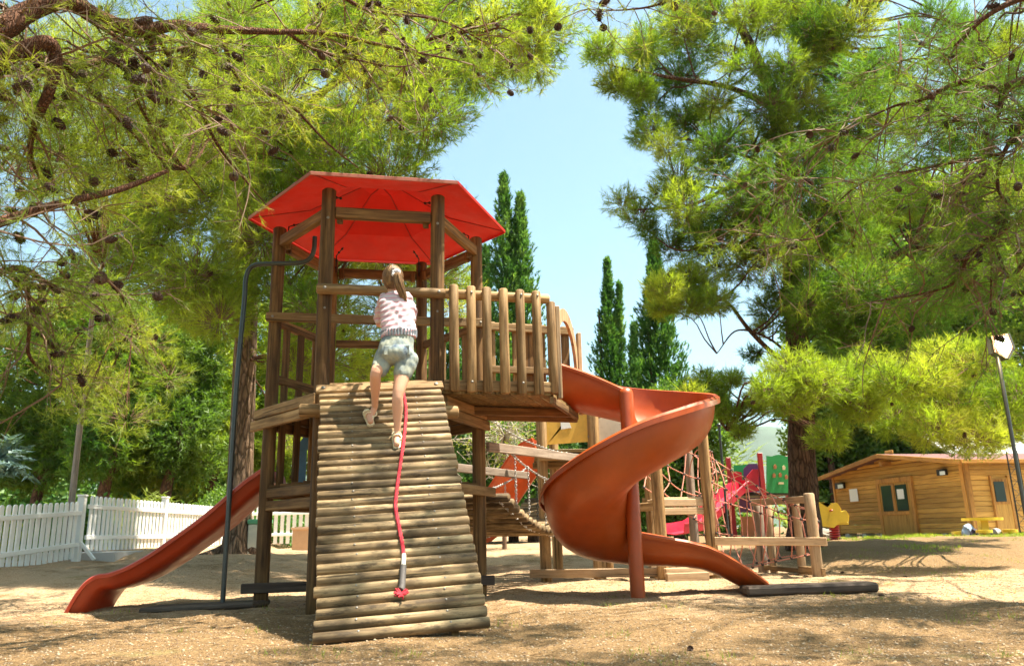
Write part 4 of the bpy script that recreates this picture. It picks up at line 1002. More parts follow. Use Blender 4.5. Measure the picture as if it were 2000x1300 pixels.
door = hut_rect('door', 1714, 1778, 942, 1054, M_hut, hut, .05, .02)
for a in ((1711, 1716), (1776, 1781)): hut_rect('door_frame', a[0], a[1], 938, 1056, M_trim, door, .08, .03)
hut_rect('door_frame', 1711, 1781, 936, 942, M_trim, door, .08, .035); hut_rect('door_rail', 1715, 1777, 1000, 1005, M_trim, door, .07, .03); hut_rect('door_frame', 1741, 1746, 944, 1001, M_trim, door, .075, .03)
hut_rect('pane', 1720, 1741, 949, 998, M_glass, door, .02, .055); gl = hut_rect('pane', 1747, 1769, 947, 997, M_glass, door, .02, .055)
hut_rect('notice', 1751, 1764, 955, 974, M_paper, door, .005, .075); hut_rect('notice', 1658, 1674, 955, 979, M_paper, hut, .01, .03)
M_lampglass = mat_plain('floodlight_glass', (.7, .75, .75), .2, 0, .05)
for px, py in ((1640, 949), (1839, 923)):
    o = hut_rect('wall_floodlight', px - 7, px + 7, py - 6, py + 5, M_black, hut, .14, .09); hut_rect('lens', px - 4, px + 6, py - 3, py + 4, M_lampglass, o, .02, .17)
sd_ = hut_rect('side_door', 1935, 1966, 932, 1048, M_hut, hut, .05, .02, True); hut_rect('window_frame', 1936, 1964, 935, 984, M_trim, sd_, .06, .03, True); hut_rect('pane', 1940, 1960, 940, 979, M_glass, sd_, .02, .075, True)
for a in ((1931, 1935), (1965, 1969)): hut_rect('door_frame', a[0], a[1], 928, 1049, M_trim, sd_, .08, .03, True)
slab = box('concrete_slab', (HCn.x + 1.5, 20.6, .14), (10, 4.4, .16), M_conc, None); tag(slab, kind='structure')
sh2 = thing('back_building', (19., 30., .1), 'pale roofed building just showing behind the wooden hut', 'building')
box('wall', (21., 31., 1.2), (9, 5, 2.4), mat_plain('dark_render', (.12, .12, .1), .9), sh2); quad_board('roof', [Vector((16, 28, 2.5)), Vector((26, 28, 2.5)), Vector((26, 31.5, 4.0)), Vector((16, 31.5, 4.0))], .1, mat_plain('pale_sheet_roof', (.5, .48, .44), .8), sh2)

# picnic table, stools, bag
YT = 20.6; M_ytab = mat_plastic('yellow_table', (.85, .60, .03), .4, dirt=.1); M_otab = mat_plastic('orange_yellow_top', (.80, .36, .02), .4, dirt=.1)
tb0 = gnd(1918, YT); ztb = .22; tb0.z = ztb
def stoolish(name, px, top, w, Y, label, cat, grp=None):
    p = at(px, top, Y); b = Vector((p.x, Y, ztb)); t = thing(name, tuple(b), label, cat, grp)
    bm = bmesh.new(); bmesh.ops.create_cone(bm, cap_ends=True, segments=24, radius1=w / 2, radius2=w / 2, depth=.07); 
    add('top', bm_mesh(bm, ang=30), M_ytab, t, Matrix.Translation((p.x, Y, p.z))); beam('pedestal', b, (p.x, Y, p.z - .02), w * .2, w * .2, M_ytab, t); box('foot', b + UP * .015, (w * .35, w * .35, .03), M_ytab, t)
stoolish('picnic_table', 1918, 1013, .93, YT, 'round orange topped pedestal table in front of the hut side wall', 'table')
stoolish('stool', 1874, 1040, .36, YT, 'small yellow stool left of the orange topped table by the bag', 'stool', 'stools round the orange topped table')
stoolish('stool', 1922, 1037, .36, YT - .9, 'small yellow stool right in front of the table pedestal', 'stool', 'stools round the orange topped table')
stoolish('stool', 1972, 1036, .36, YT, 'small yellow stool right of the orange topped table', 'stool', 'stools round the orange topped table')
def lump(name, px, py, w, h, Y, mat, label):
    p = at(px, py, Y); bm = bmesh.new(); ball_bm(bm, (0, 0, h * .42), .5, (w, w * .7, h * 1.1), 18, 12)
    for v_ in bm.verts:
        v_.co.z = max(v_.co.z, 0); v_.co += Vector((1, .5, .6)) * .03 * math.sin(v_.co.x * 30 + v_.co.z * 22)
    o = add(name, bm_mesh(bm), mat, None, Matrix.Translation((p.x, Y, ztb))); tag(o, label, 'bag'); return o
lump('bag', 1893, 1050, .30, .34, YT - .2, mat_plain('pale_blue_cloth', (.30, .38, .48), .8), 'pale blue rounded bag under the table beside the left stool')
lump('bag', 1905, 1050, .20, .24, YT - .5, mat_plain('black_cloth', (.04, .03, .05), .8), 'small black bag leaning on the pale blue bag under the table')
lump('bag', 1940, 1050, .42, .22, YT + .2, mat_plain('white_cloth', (.30, .30, .28), .8), 'flat white sack on the slab right of the table pedestal')

# ------------------------------------------------------------------ floodlight on a mast
fm_ = gnd(2024, 9.4); lp = thing('light_mast', tuple(fm_), 'slim pole with a lit floodlight head at the right edge', 'lamp')
top = at(1975, 690, 9.4); tube('mast', [fm_, (fm_.x, fm_.y, top.z)], .022, M_steel, lp, 10)
hp = at(1955, 676, 9.4)
prism('lamp_housing', [(-.18, .13), (.13, .18), (.18, -.03), (.03, -.20), (-.17, -.11)], .14, M_steel, lp, Matrix.Translation(hp) @ Matrix.Rotation(rad(18), 4, 'Z') @ Matrix.Scale(.86, 4))
m, nt, out = new_mat('lit_lamp_glass'); e = nt.nodes.new('ShaderNodeEmission'); e.inputs[0].default_value = (1, .85, .62, 1); e.inputs[1].default_value = 8; nt.links.new(e.outputs[0], out.inputs[0]); m_w, nt2, out2 = new_mat('warm_halo_glow'); e2 = nt2.nodes.new('ShaderNodeEmission'); e2.inputs[0].default_value = (1, .50, .24, 1); e2.inputs[1].default_value = 1.2; nt2.links.new(e2.outputs[0], out2.inputs[0]); prism('lamp_halo', [(-.17, .12), (.12, .17), (.17, -.03), (.03, -.19), (-.16, -.10)], .02, m_w, lp, Matrix.Translation(hp + Vector((-.023, -.072, 0))) @ Matrix.Rotation(rad(18), 4, 'Z') @ Matrix.Scale(.86, 4))  # the warm outer piece is an added glowing ring imitating a halo
prism('lamp_lens', [(.145 * math.cos(q_ * .3927) - .005, .135 * math.sin(q_ * .3927)) for q_ in range(16)], .02, m, lp, Matrix.Translation(hp + Vector((-.026, -.083, 0))) @ Matrix.Rotation(rad(18), 4, 'Z') @ Matrix.Scale(.86, 4))
ld = bpy.data.lights.new('lamp_bulb', 'POINT'); ld.energy = 40; ld.color = (1, .7, .4); ld.shadow_soft_size = .12; lo_ = bpy.data.objects.new('lamp_bulb', ld); col.objects.link(lo_); reg(lo_, Matrix.Translation(hp + Vector((-.15, -.3, 0))), lp)
# lattice mast
la = gnd(2004, 20.); lt = thing('lattice_mast', (la.x, la.y, .2), 'black lattice mast standing before the hut side wall', 'mast'); ztop = at(1976, 880, 20).z
bm = bmesh.new(); o_ = W[lt.name].translation
for dx, dy in ((-.14, 0), (.14, 0), (0, .2)): tube_bm(bm, [Vector((dx, dy, 0)), Vector((dx, dy, ztop - .2))], .012, 5)
k = 0; z = 0
while z < ztop - .4:
    for a, b in (((-.14, 0), (.14, 0)), ((.14, 0), (0, .2)), ((0, .2), (-.14, 0))):
        tube_bm(bm, [Vector((*a, z)), Vector((*b, z + .3))], .006, 4)
    z += .3
add('lattice', bm_mesh(bm), M_black, lt, Matrix.Translation(o_))
# thin lamp pole behind net
tp = gnd(1424, 17.5); tpo = thing('thin_pole', tuple(tp), 'thin dark pole rising beside the palm behind the net', 'pole'); tube('shaft', [tp, (tp.x, tp.y, at(1410, 832, 17.5).z)], .028, M_steel, tpo, 8)
bm = bmesh.new(); ball_bm(bm, (0, 0, 0), .05, u=10, v=7); add('cap', bm_mesh(bm), M_steel, tpo, Matrix.Translation((tp.x, tp.y, at(1410, 832, 17.5).z + .02)))

# ------------------------------------------------------------------ picket fence
def picket_mesh(h, w=.085, th=.022):
    key = ('picket', round(h, 2))
    if key in _cache: return _cache[key]
    bm = bmesh.new(); ol = [(-w / 2, 0), (-w / 2, h - w / 2)] + [(w / 2 * math.cos(a), h - w / 2 + w / 2 * math.sin(a)) for a in [math.pi - math.pi * i / 6 for i in range(1, 6)]] + [(w / 2, h - w / 2), (w / 2, 0)]
    prism_bm(bm, ol, th); bmesh.ops.recalc_face_normals(bm, faces=bm.faces); me = bm_mesh(bm, 'picket', smooth=False); _cache[key] = me; return me
def fence(p0, p1, label, h=.90, sp=.145, zoff=.05, posts=None, group='white picket fence panels', brace=None):
    p0 = Vector(p0); p1 = Vector(p1); d = p1 - p0; L = math.hypot(d.x, d.y); dx = Vector((d.x, d.y, 0)).normalized()
    f = thing('picket_fence', tuple(p0), label, 'fence', group); n = int(L / sp)
    for i in range(1, n):
        p = p0.lerp(p1, i / n); add('picket', picket_mesh(h), M_white, f, wall_M(p + UP * zoff, dx) @ Matrix.Rotation(random.uniform(-.012, .012), 4, 'Y'))
    nn = dx.cross(UP)
    for z in (.22, .72): beam('rail', p0 + UP * (z + zoff) + nn * .03, p1 + UP * (z + zoff) + nn * .03, .03, .07, M_white, f)
    for q in ([p0, p1] if posts is None else posts):
        q = Vector(q); beam('fence_post', q - UP * .02, q + UP * (h + zoff + .08), .11, .11, M_white, f, bev=.01); 
        box('post_cap', q + UP * (h + zoff + .095), (.13, .13, .03), M_white, f)
        if brace: beam('brace', q + nn * .30 + UP * .02, q + nn * .04 + UP * .30, .05, .05, M_white, f)
    return f
FX = -7.15
def fz(y): return gh(FX, y)
f1 = [Vector((FX, 9.0, fz(9.))), Vector((FX, 13.25, fz(13.25)))]
fence(f1[0], f1[1], 'white picket fence panel with braced post at the far left edge', brace=True)
zt_ = .40
fence((FX, 13.4, zt_), (FX, 16.4, zt_), 'white picket fence panel on raised paving in front of the yellow green plants', posts=[Vector((FX, 16.4, zt_))])
fence((FX, 16.5, zt_), (FX, 19.6, zt_), 'white picket fence panel just left of the red slide', posts=[Vector((FX, 19.6, zt_))])
fence((FX + .1, 19.7, zt_), (-5.0, 19.9, zt_), 'short white picket fence panel behind the upper red slide', posts=[Vector((-5.0, 19.9, zt_))])
fence((-4.9, 20.0, .38), (-2.4, 20.4, .35), 'white picket fence panel seen under the tower lower deck', sp=.12)
pv = box('paving', (-10.2, 19.9, .33), (7.2, 13, .20), mat_plain('grey_paving', (.48, .45, .42), .9, 0, .12, 3, .3), None); tag(pv, kind='structure')
# planter, bin, pole
M_terra = mat_plain('beige_planter', (.55, .36, .22), .8)
p = gnd(598, 17.8); pl = thing('planter', tuple(p), 'square beige planter box by the fence seen under the tower', 'planter')
for i, (c, s) in enumerate((((0, -.22, .22), (.5, .04, .44)), ((0, .22, .22), (.5, .04, .44)), ((-.23, 0, .22), (.04, .40, .44)), ((.23, 0, .22), (.04, .40, .44)))): box('side', p + Vector(c), s, M_terra, pl)
box('rim', p + UP * .46, (.56, .54, .05), M_terra, pl); box('soil', p + UP * .49, (.44, .42, .02), mat_plain('soil', (.08, .05, .03), .95), pl)
p = gnd(505, 15.0); bn = thing('litter_bin', tuple(p), 'cream litter bin with green lid beside the left pine trunk', 'bin')
box('bin_body', p + UP * .27, (.34, .34, .54), mat_plain('cream_metal', (.6, .55, .42), .6), bn, bev=.02); box('bin_lid', p + UP * .58, (.37, .37, .09), mat_plain('green_lid', (.1, .32, .16), .5), bn, bev=.02)
p = gnd(128, 14.2); wp = thing('timber_pole', (p.x, p.y, .3), 'slim grey timber lamp pole behind the white fence', 'pole'); tq = at(180, 600, 14.2)
log('shaft', (p.x, p.y, .2), (p.x, p.y, tq.z), .062, M_grey, wp, 12, taper=.7); tube('arm', [(p.x, p.y, tq.z - .1), (p.x + .25, p.y, tq.z + .05), (p.x + .5, p.y, tq.z)], .02, M_steel, wp)

# ------------------------------------------------------------------ foliage builders
def unit(a): return a / np.maximum(np.linalg.norm(a, axis=-1, keepdims=True), 1e-9)
def needles(pos, dirs, size, K, L, w, spread):
    n = len(pos); nd = unit(dirs[:, None, :] + spread * rng.normal(size=(n, K, 3)))
    along = rng.uniform(-1.0, .35, (n, K, 1)) * L * .9
    base = pos[:, None, :] + dirs[:, None, :] * along * size[:, None, None]
    side = unit(np.cross(nd, rng.normal(size=(n, K, 3)))) * (w / 2) * size[:, None, None]
    tip = base + nd * (L * rng.uniform(.7, 1.1, (n, K, 1)) * size[:, None, None])
    tip[..., 2] -= L * .06
    return np.stack([base + side, base - side, tip], 2).reshape(-1, 3)
def leaves(pos, dirs, size, K, L, w, spread, jit):
    """small diamond leaves scattered round each point, two triangles each -> returned as triangle soup"""
    n = len(pos); c = pos[:, None, :] + rng.normal(size=(n, K, 3)) * jit; nd = unit(dirs[:, None, :] + spread * rng.normal(size=(n, K, 3)))
    side = unit(np.cross(nd, rng.normal(size=(n, K, 3)))) * (w / 2) * size[:, None, None]; l = nd * L * rng.uniform(.6, 1.2, (n, K, 1)) * size[:, None, None]
    a = c; b = c + l * .45 + side; d = c + l * .45 - side; t = c + l
    return np.stack([a, b, t, a, t, d], 2).reshape(-1, 3)
def segs(a, b, r0, r1):
    """thin three sided twigs from a to b"""
    d = unit(b - a); x = unit(np.cross(d, rng.normal(size=d.shape))); y = np.cross(d, x); V = []
    for k in range(3):
        o = x * math.cos(k * 2.094) + y * math.sin(k * 2.094); V.append(a + o * np.reshape(r0, (-1, 1)))
    for k in range(3):
        o = x * math.cos(k * 2.094) + y * math.sin(k * 2.094); V.append(b + o * np.reshape(r1, (-1, 1)))
    V = np.stack(V, 1); q = []
    for k in range(3):
        j = (k + 1) % 3; q += [V[:, k], V[:, j], V[:, 3 + j], V[:, k], V[:, 3 + j], V[:, 3 + k]]
    return np.stack(q, 1).reshape(-1, 3)
TRI = [0]
def soup(name, arrs, mat, parent):
    v = np.concatenate(arrs); base = np.array(W[parent.name].translation); TRI[0] += len(v) // 3
    o = add(name, np_mesh(name, v - base, np.arange(len(v)).reshape(-1, 3)), mat, parent, Matrix.Translation(Vector(base))); tag(o, kind='stuff'); return o
def in_poly(x, y, poly):
    r = False; j = len(poly) - 1
    for i in range(len(poly)):
        xi, yi = poly[i]; xj, yj = poly[j]
        if (yi > y) != (yj > y) and x < (xj - xi) * (y - yi) / (yj - yi) + xi: r = not r
        j = i
    return r
def spots(poly, n, Y0, Y1, mind=40, rs=None):
    xs = [p[0] for p in poly]; ys = [p[1] for p in poly]; out = []; tries = 0; rr_ = rs or random
    while len(out) < n and tries < n * 60:
        tries += 1; x = rr_.uniform(min(xs), max(xs)); y = rr_.uniform(min(ys), max(ys))
        if not in_poly(x, y, poly): continue
        if any((x - a) ** 2 + (y - b) ** 2 < mind * mind for a, b, _ in out[-60:]): continue
        out.append((x, y, rr_.uniform(Y0, Y1)))
    return [np.array(at(*q)) for q in out]
def cone_mesh(kind=0):
    key = ('cone', kind); me = _cache.get(key)
    if me: return me
    bm = bmesh.new(); n = 0
    for ring in range(7):
        t = ring / 6; r = .022 * math.sin(math.pi * (.18 + .74 * t)) ** .8; z = -.032 + .064 * t; m_ = 7
        for k in range(m_):
            a = 2 * math.pi * (k + .5 * (ring % 2)) / m_; d = Vector((math.cos(a), math.sin(a), 0)); s = Vector((-d.y, d.x, 0)) * .0085
            p = d * (r + (.006 if kind else .002)) + UP * (z + .004); q = d * (r * .4) + UP * (z - .004)
            vs = [bm.verts.new(v_) for v_ in (q - s * .6, q + s * .6, p + s, p + d * .003 + UP * .004, p - s)]; bm.faces.new(vs)
    ball_bm(bm, (0, 0, 0), .018, (1, 1, 1.7), 7, 5)
    me = bm_mesh(bm, 'pine_cone', smooth=False); _cache[key] = me; return me
def cones(pts, parent, sc=1.0):
    for p in pts:
        R = Euler((random.uniform(0, 3.1), random.uniform(0, 3.1), random.uniform(0, 6))).to_matrix().to_4x4() @ Matrix.Scale(sc * random.uniform(.8, 1.2), 4)
        add('pine_cone', cone_mesh(random.randint(0, 1)), M_cone, parent, Matrix.Translation(Vector(p)) @ R)
def bark_tube(name, pts, rs, mat, parent, sides=16, rough=.08):
    base = W[parent.name].translation; sp_ = smooth_path(pts, 8); r_ = interp_r(rs, 8); bm = bmesh.new(); n0 = 0
    tube_bm(bm, [p - base for p in sp_], r_, sides)
    if rough:
        bm.verts.ensure_lookup_table()
        for i, v_ in enumerate(bm.verts):
            k = i % sides; ri = i // sides; c = sp_[min(ri, len(sp_) - 1)] - base; v_.co = c + (v_.co - c) * (1 + rough * math.sin(k * 2.3 + ri * .35) + rough * .6 * math.sin(k * 4.1 + ri * .8))
    return add(name, bm_mesh(bm, ang=70), mat, parent, Matrix.Translation(base))
def tree_crown(parent, clumps, mat, limbpts, K=22, L=.12, w=.007, per=300, spread=.55, up=.45, flat=.75, tw=.004, shell_=.55, ncones=0, conesc=1., mode='needle', branch_r=.018, jit=.06, mat_tw=None, twigf=.6):
    """clumps: (centre, radius)"""
    LP = np.array(limbpts); P = []; T = []; BR = bmesh.new(); base = W[parent.name].translation; cp = []
    for c, r in clumps:
        c = np.array(c); n = int(per * (r / .6) ** 1.6)
        d = unit(rng.normal(size=(n, 3))); q = rng.uniform(shell_ ** 3, 1, (n, 1)) ** (1 / 3) * (1 + .16 * np.sin(d[:, :1] * 5 + c[0] * 3) + .14 * np.sin(d[:, 1:2] * 6 + d[:, 2:] * 4 + c[1] * 5))
        p = c + d * q * r * np.array([1, 1, flat])
        dd = unit(d * .9 + np.array([0, 0, up]) + rng.normal(size=(n, 3)) * .35)
        P.append((p, dd)); core = c + (p - c) * rng.uniform(.15, .5, (n, 1)) - np.array([0, 0, r * .12]); m_ = rng.random(n) < twigf
        T.append(segs(core[m_], p[m_], tw, tw * .5))
        if len(LP):
            j = np.argmin(np.linalg.norm((LP - c) * np.array([1, 1, 1.3]) + np.array([0, 0, .35]), axis=1)); a = Vector(LP[j]) - base; b = Vector(c) - base; md = a.lerp(b, .55) + Vector((0, 0, .12 * (b - a).length)) + Vector((random.uniform(-.1, .1), random.uniform(-.1, .1), 0))
            ln = (b - a).length; r0_ = branch_r * (1 + ln * .35)
            tube_bm(BR, smooth_path([a, a.lerp(md, .5) + Vector((0, 0, -.05)), md, b], 3), [r0_ * (1 - .07 * i) for i in range(10)], 6, False)
            for _ in range(4): 
                e = Vector(c + unit(rng.normal(size=3)) * r * .6) - base; tube_bm(BR, [md.lerp(b, random.random() * .6), e], [branch_r * .45, branch_r * .15], 4, False)
        if ncones:
            for _ in range(np.random.default_rng(int(abs(c[0]) * 999)).poisson(ncones)): k_ = rng.integers(n); cp.append(c + (p[k_] - c) * rng.uniform(.6, .95) - np.array([0, 0, .04]))
    p = np.concatenate([a for a, b in P]); d = np.concatenate([b for a, b in P]); s = rng.uniform(.75, 1.2, len(p))
    if mode == 'needle': cr = soup('crown', [needles(p, d, s, K, L, w, spread)], mat, parent)
    else: cr = soup('crown', [leaves(p, d, s, K, L, w, spread, jit)], mat, parent)
    soup('twigs', T, mat_tw or M_twig, parent)
    if len(BR.verts):
        o = add('branches', bm_mesh(BR), mat_tw or M_limb, parent, Matrix.Translation(base)); tag(o, kind='stuff')
    else: BR.free()
    if cp: random.shuffle(cp); cones(cp[:90], parent, conesc)
    return cr
def path_pts(pts, n=8): return [np.array(p) for p in smooth_path([Vector(q) for q in pts], n)]
def pxp(l): return [at(*q) for q in l]

SUNV = np.array(SUN)
OPEN_ = [(-1.05, 6.1, 2.5), (-1.05, 6.1, 1.9), (-1.2, 5.9, 1.3), (-.85, 5.9, 1.4), (-.6, 5.7, 1.1), (-1.1, 5.6, 1.0), (-.1, 7., 2.3), (.3, 7., 2.3), (-1.3, 6.6, 2.4), (1.2, 6.8, 1.3), (.6, 7.4, 1.2), (1.8, 7.6, 1.6), (1.0, 7.9, 2.1), (2.4, 8, .2), (3, 8, 0), (.5, 8.6, 0), (3.5, 9, 0), (-3.3, 7.3, .3), (-2.6, 7.3, .8), (2, 5.4, 0), (-3.2, 5.6, 0), (4.5, 8.2, 0)]
def open_sky(cl, pad=.12):
    out = []
    for c, r in cl:
        c = np.array(c); ok = True
        for q in OPEN_:
            d = c - np.array(q); t = d @ SUNV
            if t > 0 and np.linalg.norm(d - SUNV * t) < r + pad: ok = False; break
        if ok: out.append((c, r))
    return out
# ------------------------------------------------------------------ A: big pine overhead on the left, its trunk outside the frame
tA = thing('pine_tree', (-5.2, 3.6, 0), 'overhanging pine with red brown limbs and many dark cones at the upper left', 'tree')
trA = [(-5.2, 3.6, -.1), (-5.0, 3.6, 1.5), (-4.6, 3.6, 3.0), (-4.2, 3.7, 4.6), (-3.7, 3.9, 6.5)]
bark_tube('trunk', trA, [.26, .21, .18, .14, .09], M_bark, tA)
limA = [([(-330, 250, 3.4), (-120, 110, 3.5), (0, 58, 3.6), (60, 20, 3.7), (130, 3, 3.8), (200, 38, 4.0), (270, 60, 4.1), (340, 50, 4.2), (400, 56, 4.4), (520, 62, 4.7), (640, 66, 5.0), (760, 92, 5.3), (900, 120, 5.8)], [.075, .066, .058, .055, .052, .046, .042, .036, .030, .022, .017, .012, .006]),
        ([(-300, 330, 3.4), (-40, 100, 3.7), (60, 112, 3.9), (150, 128, 4.1), (220, 108, 4.3), (300, 72, 4.5), (380, 90, 4.8)], [.05, .035, .028, .024, .020, .016, .008]),
        ([(-200, 240, 3.5), (60, 90, 3.7), (108, 110, 3.8), (96, 175, 3.8), (70, 240, 3.9), (60, 300, 4.1), (90, 380, 4.5)], [.05, .042, .036, .030, .022, .012, .003]),
        ([(-300, 520, 3.4), (-60, 455, 3.6), (0, 434, 3.7), (80, 408, 3.8), (150, 390, 3.9), (240, 368, 4.1), (326, 334, 4.3)], [.04, .034, .027, .023, .020, .017, .012]),
        ([(-260, 560, 3.5), (-60, 540, 4.2), (0, 530, 4.4), (50, 528, 4.6), (100, 556, 4.8), (160, 575, 5.2)], [.04, .03, .022, .020, .014, .006]),
        ([(55, 560, 4.7), (57, 640, 4.8), (60, 700, 4.9), (120, 750, 5.2)], [.012, .012, .010, .005]),
        ([(300, 60, 4.2), (380, 190, 4.5), (430, 290, 4.8), (520, 400, 5.2)], [.018, .013, .010, .004]), ([(430, 60, 4.5), (470, 160, 4.7), (560, 200, 5.0), (640, 280, 5.3), (700, 328, 5.5)], [.018, .012, .010, .008, .004]),
        ([(560, 64, 4.8), (620, 100, 5.0), (700, 118, 5.3), (790, 130, 5.6), (870, 100, 5.9)], [.014, .010, .008, .006, .003]), ([(120, 120, 4.0), (200, 200, 4.3), (300, 300, 4.6), (360, 330, 4.9)], [.018, .013, .009, .004]),
        ([(240, 70, 4.1), (270, 200, 4.3), (330, 290, 4.6), (400, 380, 5.)], [.012, .010, .007, .003]), ([(640, -30, 5), (720, 20, 5.4), (860, 40, 6), (960, 90, 6.5)], [.02, .014, .009, .004]),
        ([(160, 30, 3.9), (300, 120, 4.2), (370, 190, 4.4), (470, 250, 4.7)], [.014, .010, .007, .003])]
LPA = []
for pts, rs in limA:
    p = pxp(pts); bark_tube('limb', p, rs, M_limb, tA, 10, .05); LPA += [np.array(q) for q in smooth_path(p, 5)]
LPAf = [q for q in LPA if q[0] > -3.6 and not (q[0] > -2.4 and (q[2] - CAMH) / q[1] < .56)]
# long hanging sprays off the limbs
def sprays(parent, starts, n, length, mat, per=4, K=26, L=.085, w=.0032, droop=.25, conep=.5, bias=(0.3, .6, -.1), conesc=1., sub=5, tufts=3, spread=.5):
    TW = []; P = []; D = []; cp = []
    for _ in range(n):
        s = starts[rng.integers(len(starts))]; d = unit(rng.normal(size=3) * np.array([1, 1, .6]) + np.array(bias)); ln = length * rng.uniform(.5, 1.2); a = s; k = 6; r = .0055 * ln / .6 + .001
        pts = [a]
        for i in range(k):
            d = unit(d + rng.normal(size=3) * .2 + np.array([0, 0, -droop * .25])); a = a + d * ln / k; pts.append(a)
        pts = np.array(pts); rr_ = np.linspace(r, r * .35, k + 1); TW.append(segs(pts[:-1], pts[1:], rr_[:-1], rr_[1:]))
        if rng.random() < conep: cp.append(pts[rng.integers(2, 6)] - np.array([0, 0, .03]))
        for j in range(sub):
            t = rng.uniform(.25, 1); i = min(int(t * k), k - 1); q = pts[i] + (pts[i + 1] - pts[i]) * (t * k - i); dd = unit(unit(pts[i + 1] - pts[i]) * .7 + rng.normal(size=3) * .6); l2 = ln * rng.uniform(.15, .4)
            e = q + dd * l2 + np.array([0, 0, -.02]); md = (q + e) / 2 + rng.normal(size=3) * .012; TW.append(segs(np.array([q, md]), np.array([md, e]), [r * .45, r * .35], [r * .35, r * .2]))
            for u in range(tufts):
                f = 1 - u * .28; d3 = unit(dd + rng.normal(size=3) * .45); P.append(q + (e - q) * f + d3 * .02 + (rng.normal(size=3) * .05 if u else 0)); D.append(d3)
        P.append(pts[-1]); D.append(d)
    P = np.array(P); D = np.array(D); soup('needle_sprays', [needles(P, D, rng.uniform(.8, 1.2, len(P)), K, L, w, spread)], mat, parent); soup('twigs', TW, M_twig, parent); cones(cp, parent, conesc)
sprays(tA, LPAf, 250, .7, M_needle_a, conep=.75, bias=(.15, .5, .0), K=17, w=.0026, sub=5, tufts=2)
# outer leafy clumps of the same tree
rs = random.Random(3)
cl = [(c, rs.uniform(.28, .5)) for c in spots([(0, 0), (560, 0), (700, 120), (560, 240), (330, 300), (240, 430), (60, 330), (0, 260)], 12, 5.5, 8.0, 50, rs)]
cl += [(c, rs.uniform(.25, .38)) for c in spots([(0, 600), (60, 560), (330, 560), (350, 800), (240, 900), (130, 760), (20, 700)], 12, 7.5, 9, 45, rs)]
cl += [(c, rs.uniform(.28, .42)) for c in spots([(0, 70), (330, 90), (420, 200), (330, 340), (200, 410), (60, 340), (0, 330)], 20, 4.6, 6.5, 40, rs)]
LPB_low = LPA + [np.array(at(60, 700, 4.9)), np.array(at(200, 520, 7.5)), np.array(at(260, 620, 8.5))]
bark_tube('limb', pxp([(160, 575, 5.2), (200, 540, 6.5), (250, 600, 8.0), (290, 720, 8.6)]), [.012, .02, .022, .008], M_limb, tA, 8)
tree_crown(tA, cl, M_needle_a, LPB_low, K=18, L=.10, w=.0042, per=230, tw=.003, branch_r=.009, ncones=1.5, flat=.8)
# crown above the frame (throws the dappled shade)
cl = [(np.array([rs.uniform(-5, .6), rs.uniform(1.5, 6.5), rs.uniform(5.6, 8.0)]), rs.uniform(.5, .8)) for _ in range(13)]
cl = [(c, r) for c, r in cl if (c[2] - CAMH) / c[1] > .86]
cl = open_sky(cl); print('A over', len(cl))
tree_crown(tA, cl, M_needle_a, path_pts(trA), K=10, L=.14, w=.012, per=190, tw=.003, ncones=0, branch_r=.006)

# ------------------------------------------------------------------ B: lime green pine behind the tower
bB = gnd(466, 15.); tB = thing('pine_tree', tuple(bB), 'tall lime green pine with thick reddish trunk behind the fire pole', 'tree')
trB = pxp([(462, 1100, 15), (465, 1040, 15), (470, 900, 15), (479, 700, 15), (482, 560, 14.8), (470, 430, 14.6), (440, 260, 14.2), (400, 60, 14)])
bark_tube('trunk', trB, [.34, .25, .225, .21, .20, .18, .14, .08], M_bark2, tB, 20, .05)
for s in (-1, 1, .2): bark_tube('root', [bB + Vector((.15 * s, -.05, .12)), bB + Vector((.45 * s, -.15, .02)), bB + Vector((.85 * s, -.3, -.06))], [.12, .08, .04], M_bark2, tB, 8)
limB = [[(482, 560, 14.8), (560, 470, 13), (680, 420, 11.5), (800, 400, 10.5)], [(470, 430, 14.6), (560, 250, 12.5), (720, 120, 11), (900, 60, 10)], [(478, 620, 14.8), (420, 560, 13), (330, 520, 12), (200, 480, 11)], [(455, 330, 14.4), (620, 60, 12), (800, -60, 11)], [(455, 330, 14.4), (340, 200, 12.5), (220, 120, 11.5)]]
LPB = path_pts(trB[3:])
for l in limB: p = pxp(l); bark_tube('limb', p, [.11, .07, .045, .02][:len(p)], M_limb, tB, 10); LPB += path_pts(p)
polyB = [(330, -10), (1085, -10), (1078, 60), (1040, 130), (960, 140), (880, 170), (850, 250), (800, 320), (870, 480), (860, 560), (700, 600), (640, 700), (600, 800), (560, 700), (500, 560), (420, 640), (330, 560), (200, 560), (120, 470), (200, 420), (260, 300), (420, 180)]
cl = [(c, rs.uniform(.42, .72)) for c in spots(polyB, 135, 9.5, 14.5, 34, rs)]
cl += [(np.array(at(x, y, Y)), r) for x, y, Y, r in ((1060, 30, 9.5, .30), (1040, 90, 9.5, .30), (1000, 130, 9.8, .35), (930, 150, 10, .35), (1045, -20, 9.5, .4), (960, 60, 10, .5), (700, 640, 13.5, .6), (760, 600, 13, .55), (690, 720, 14, .55), (800, 660, 14, .6), (740, 700, 14.5, .6), (880, 600, 15, .55), (905, 560, 16, .45), (590, 620, 13, .5), (600, 720, 14, .5), (560, 860, 15.5, .5))]
tree_crown(tB, cl, M_needle_b, LPB, K=14, L=.14, w=.0095, per=245, ncones=.5, conesc=1.3, tw=.005, branch_r=.014)
cl = [(np.array([rs.uniform(-4.5, 1.0), rs.uniform(9, 13), rs.uniform(10.5, 13)]), .8) for _ in range(2)]
tree_crown(tB, cl, M_needle_b, LPB, K=8, L=.18, w=.02, per=120)

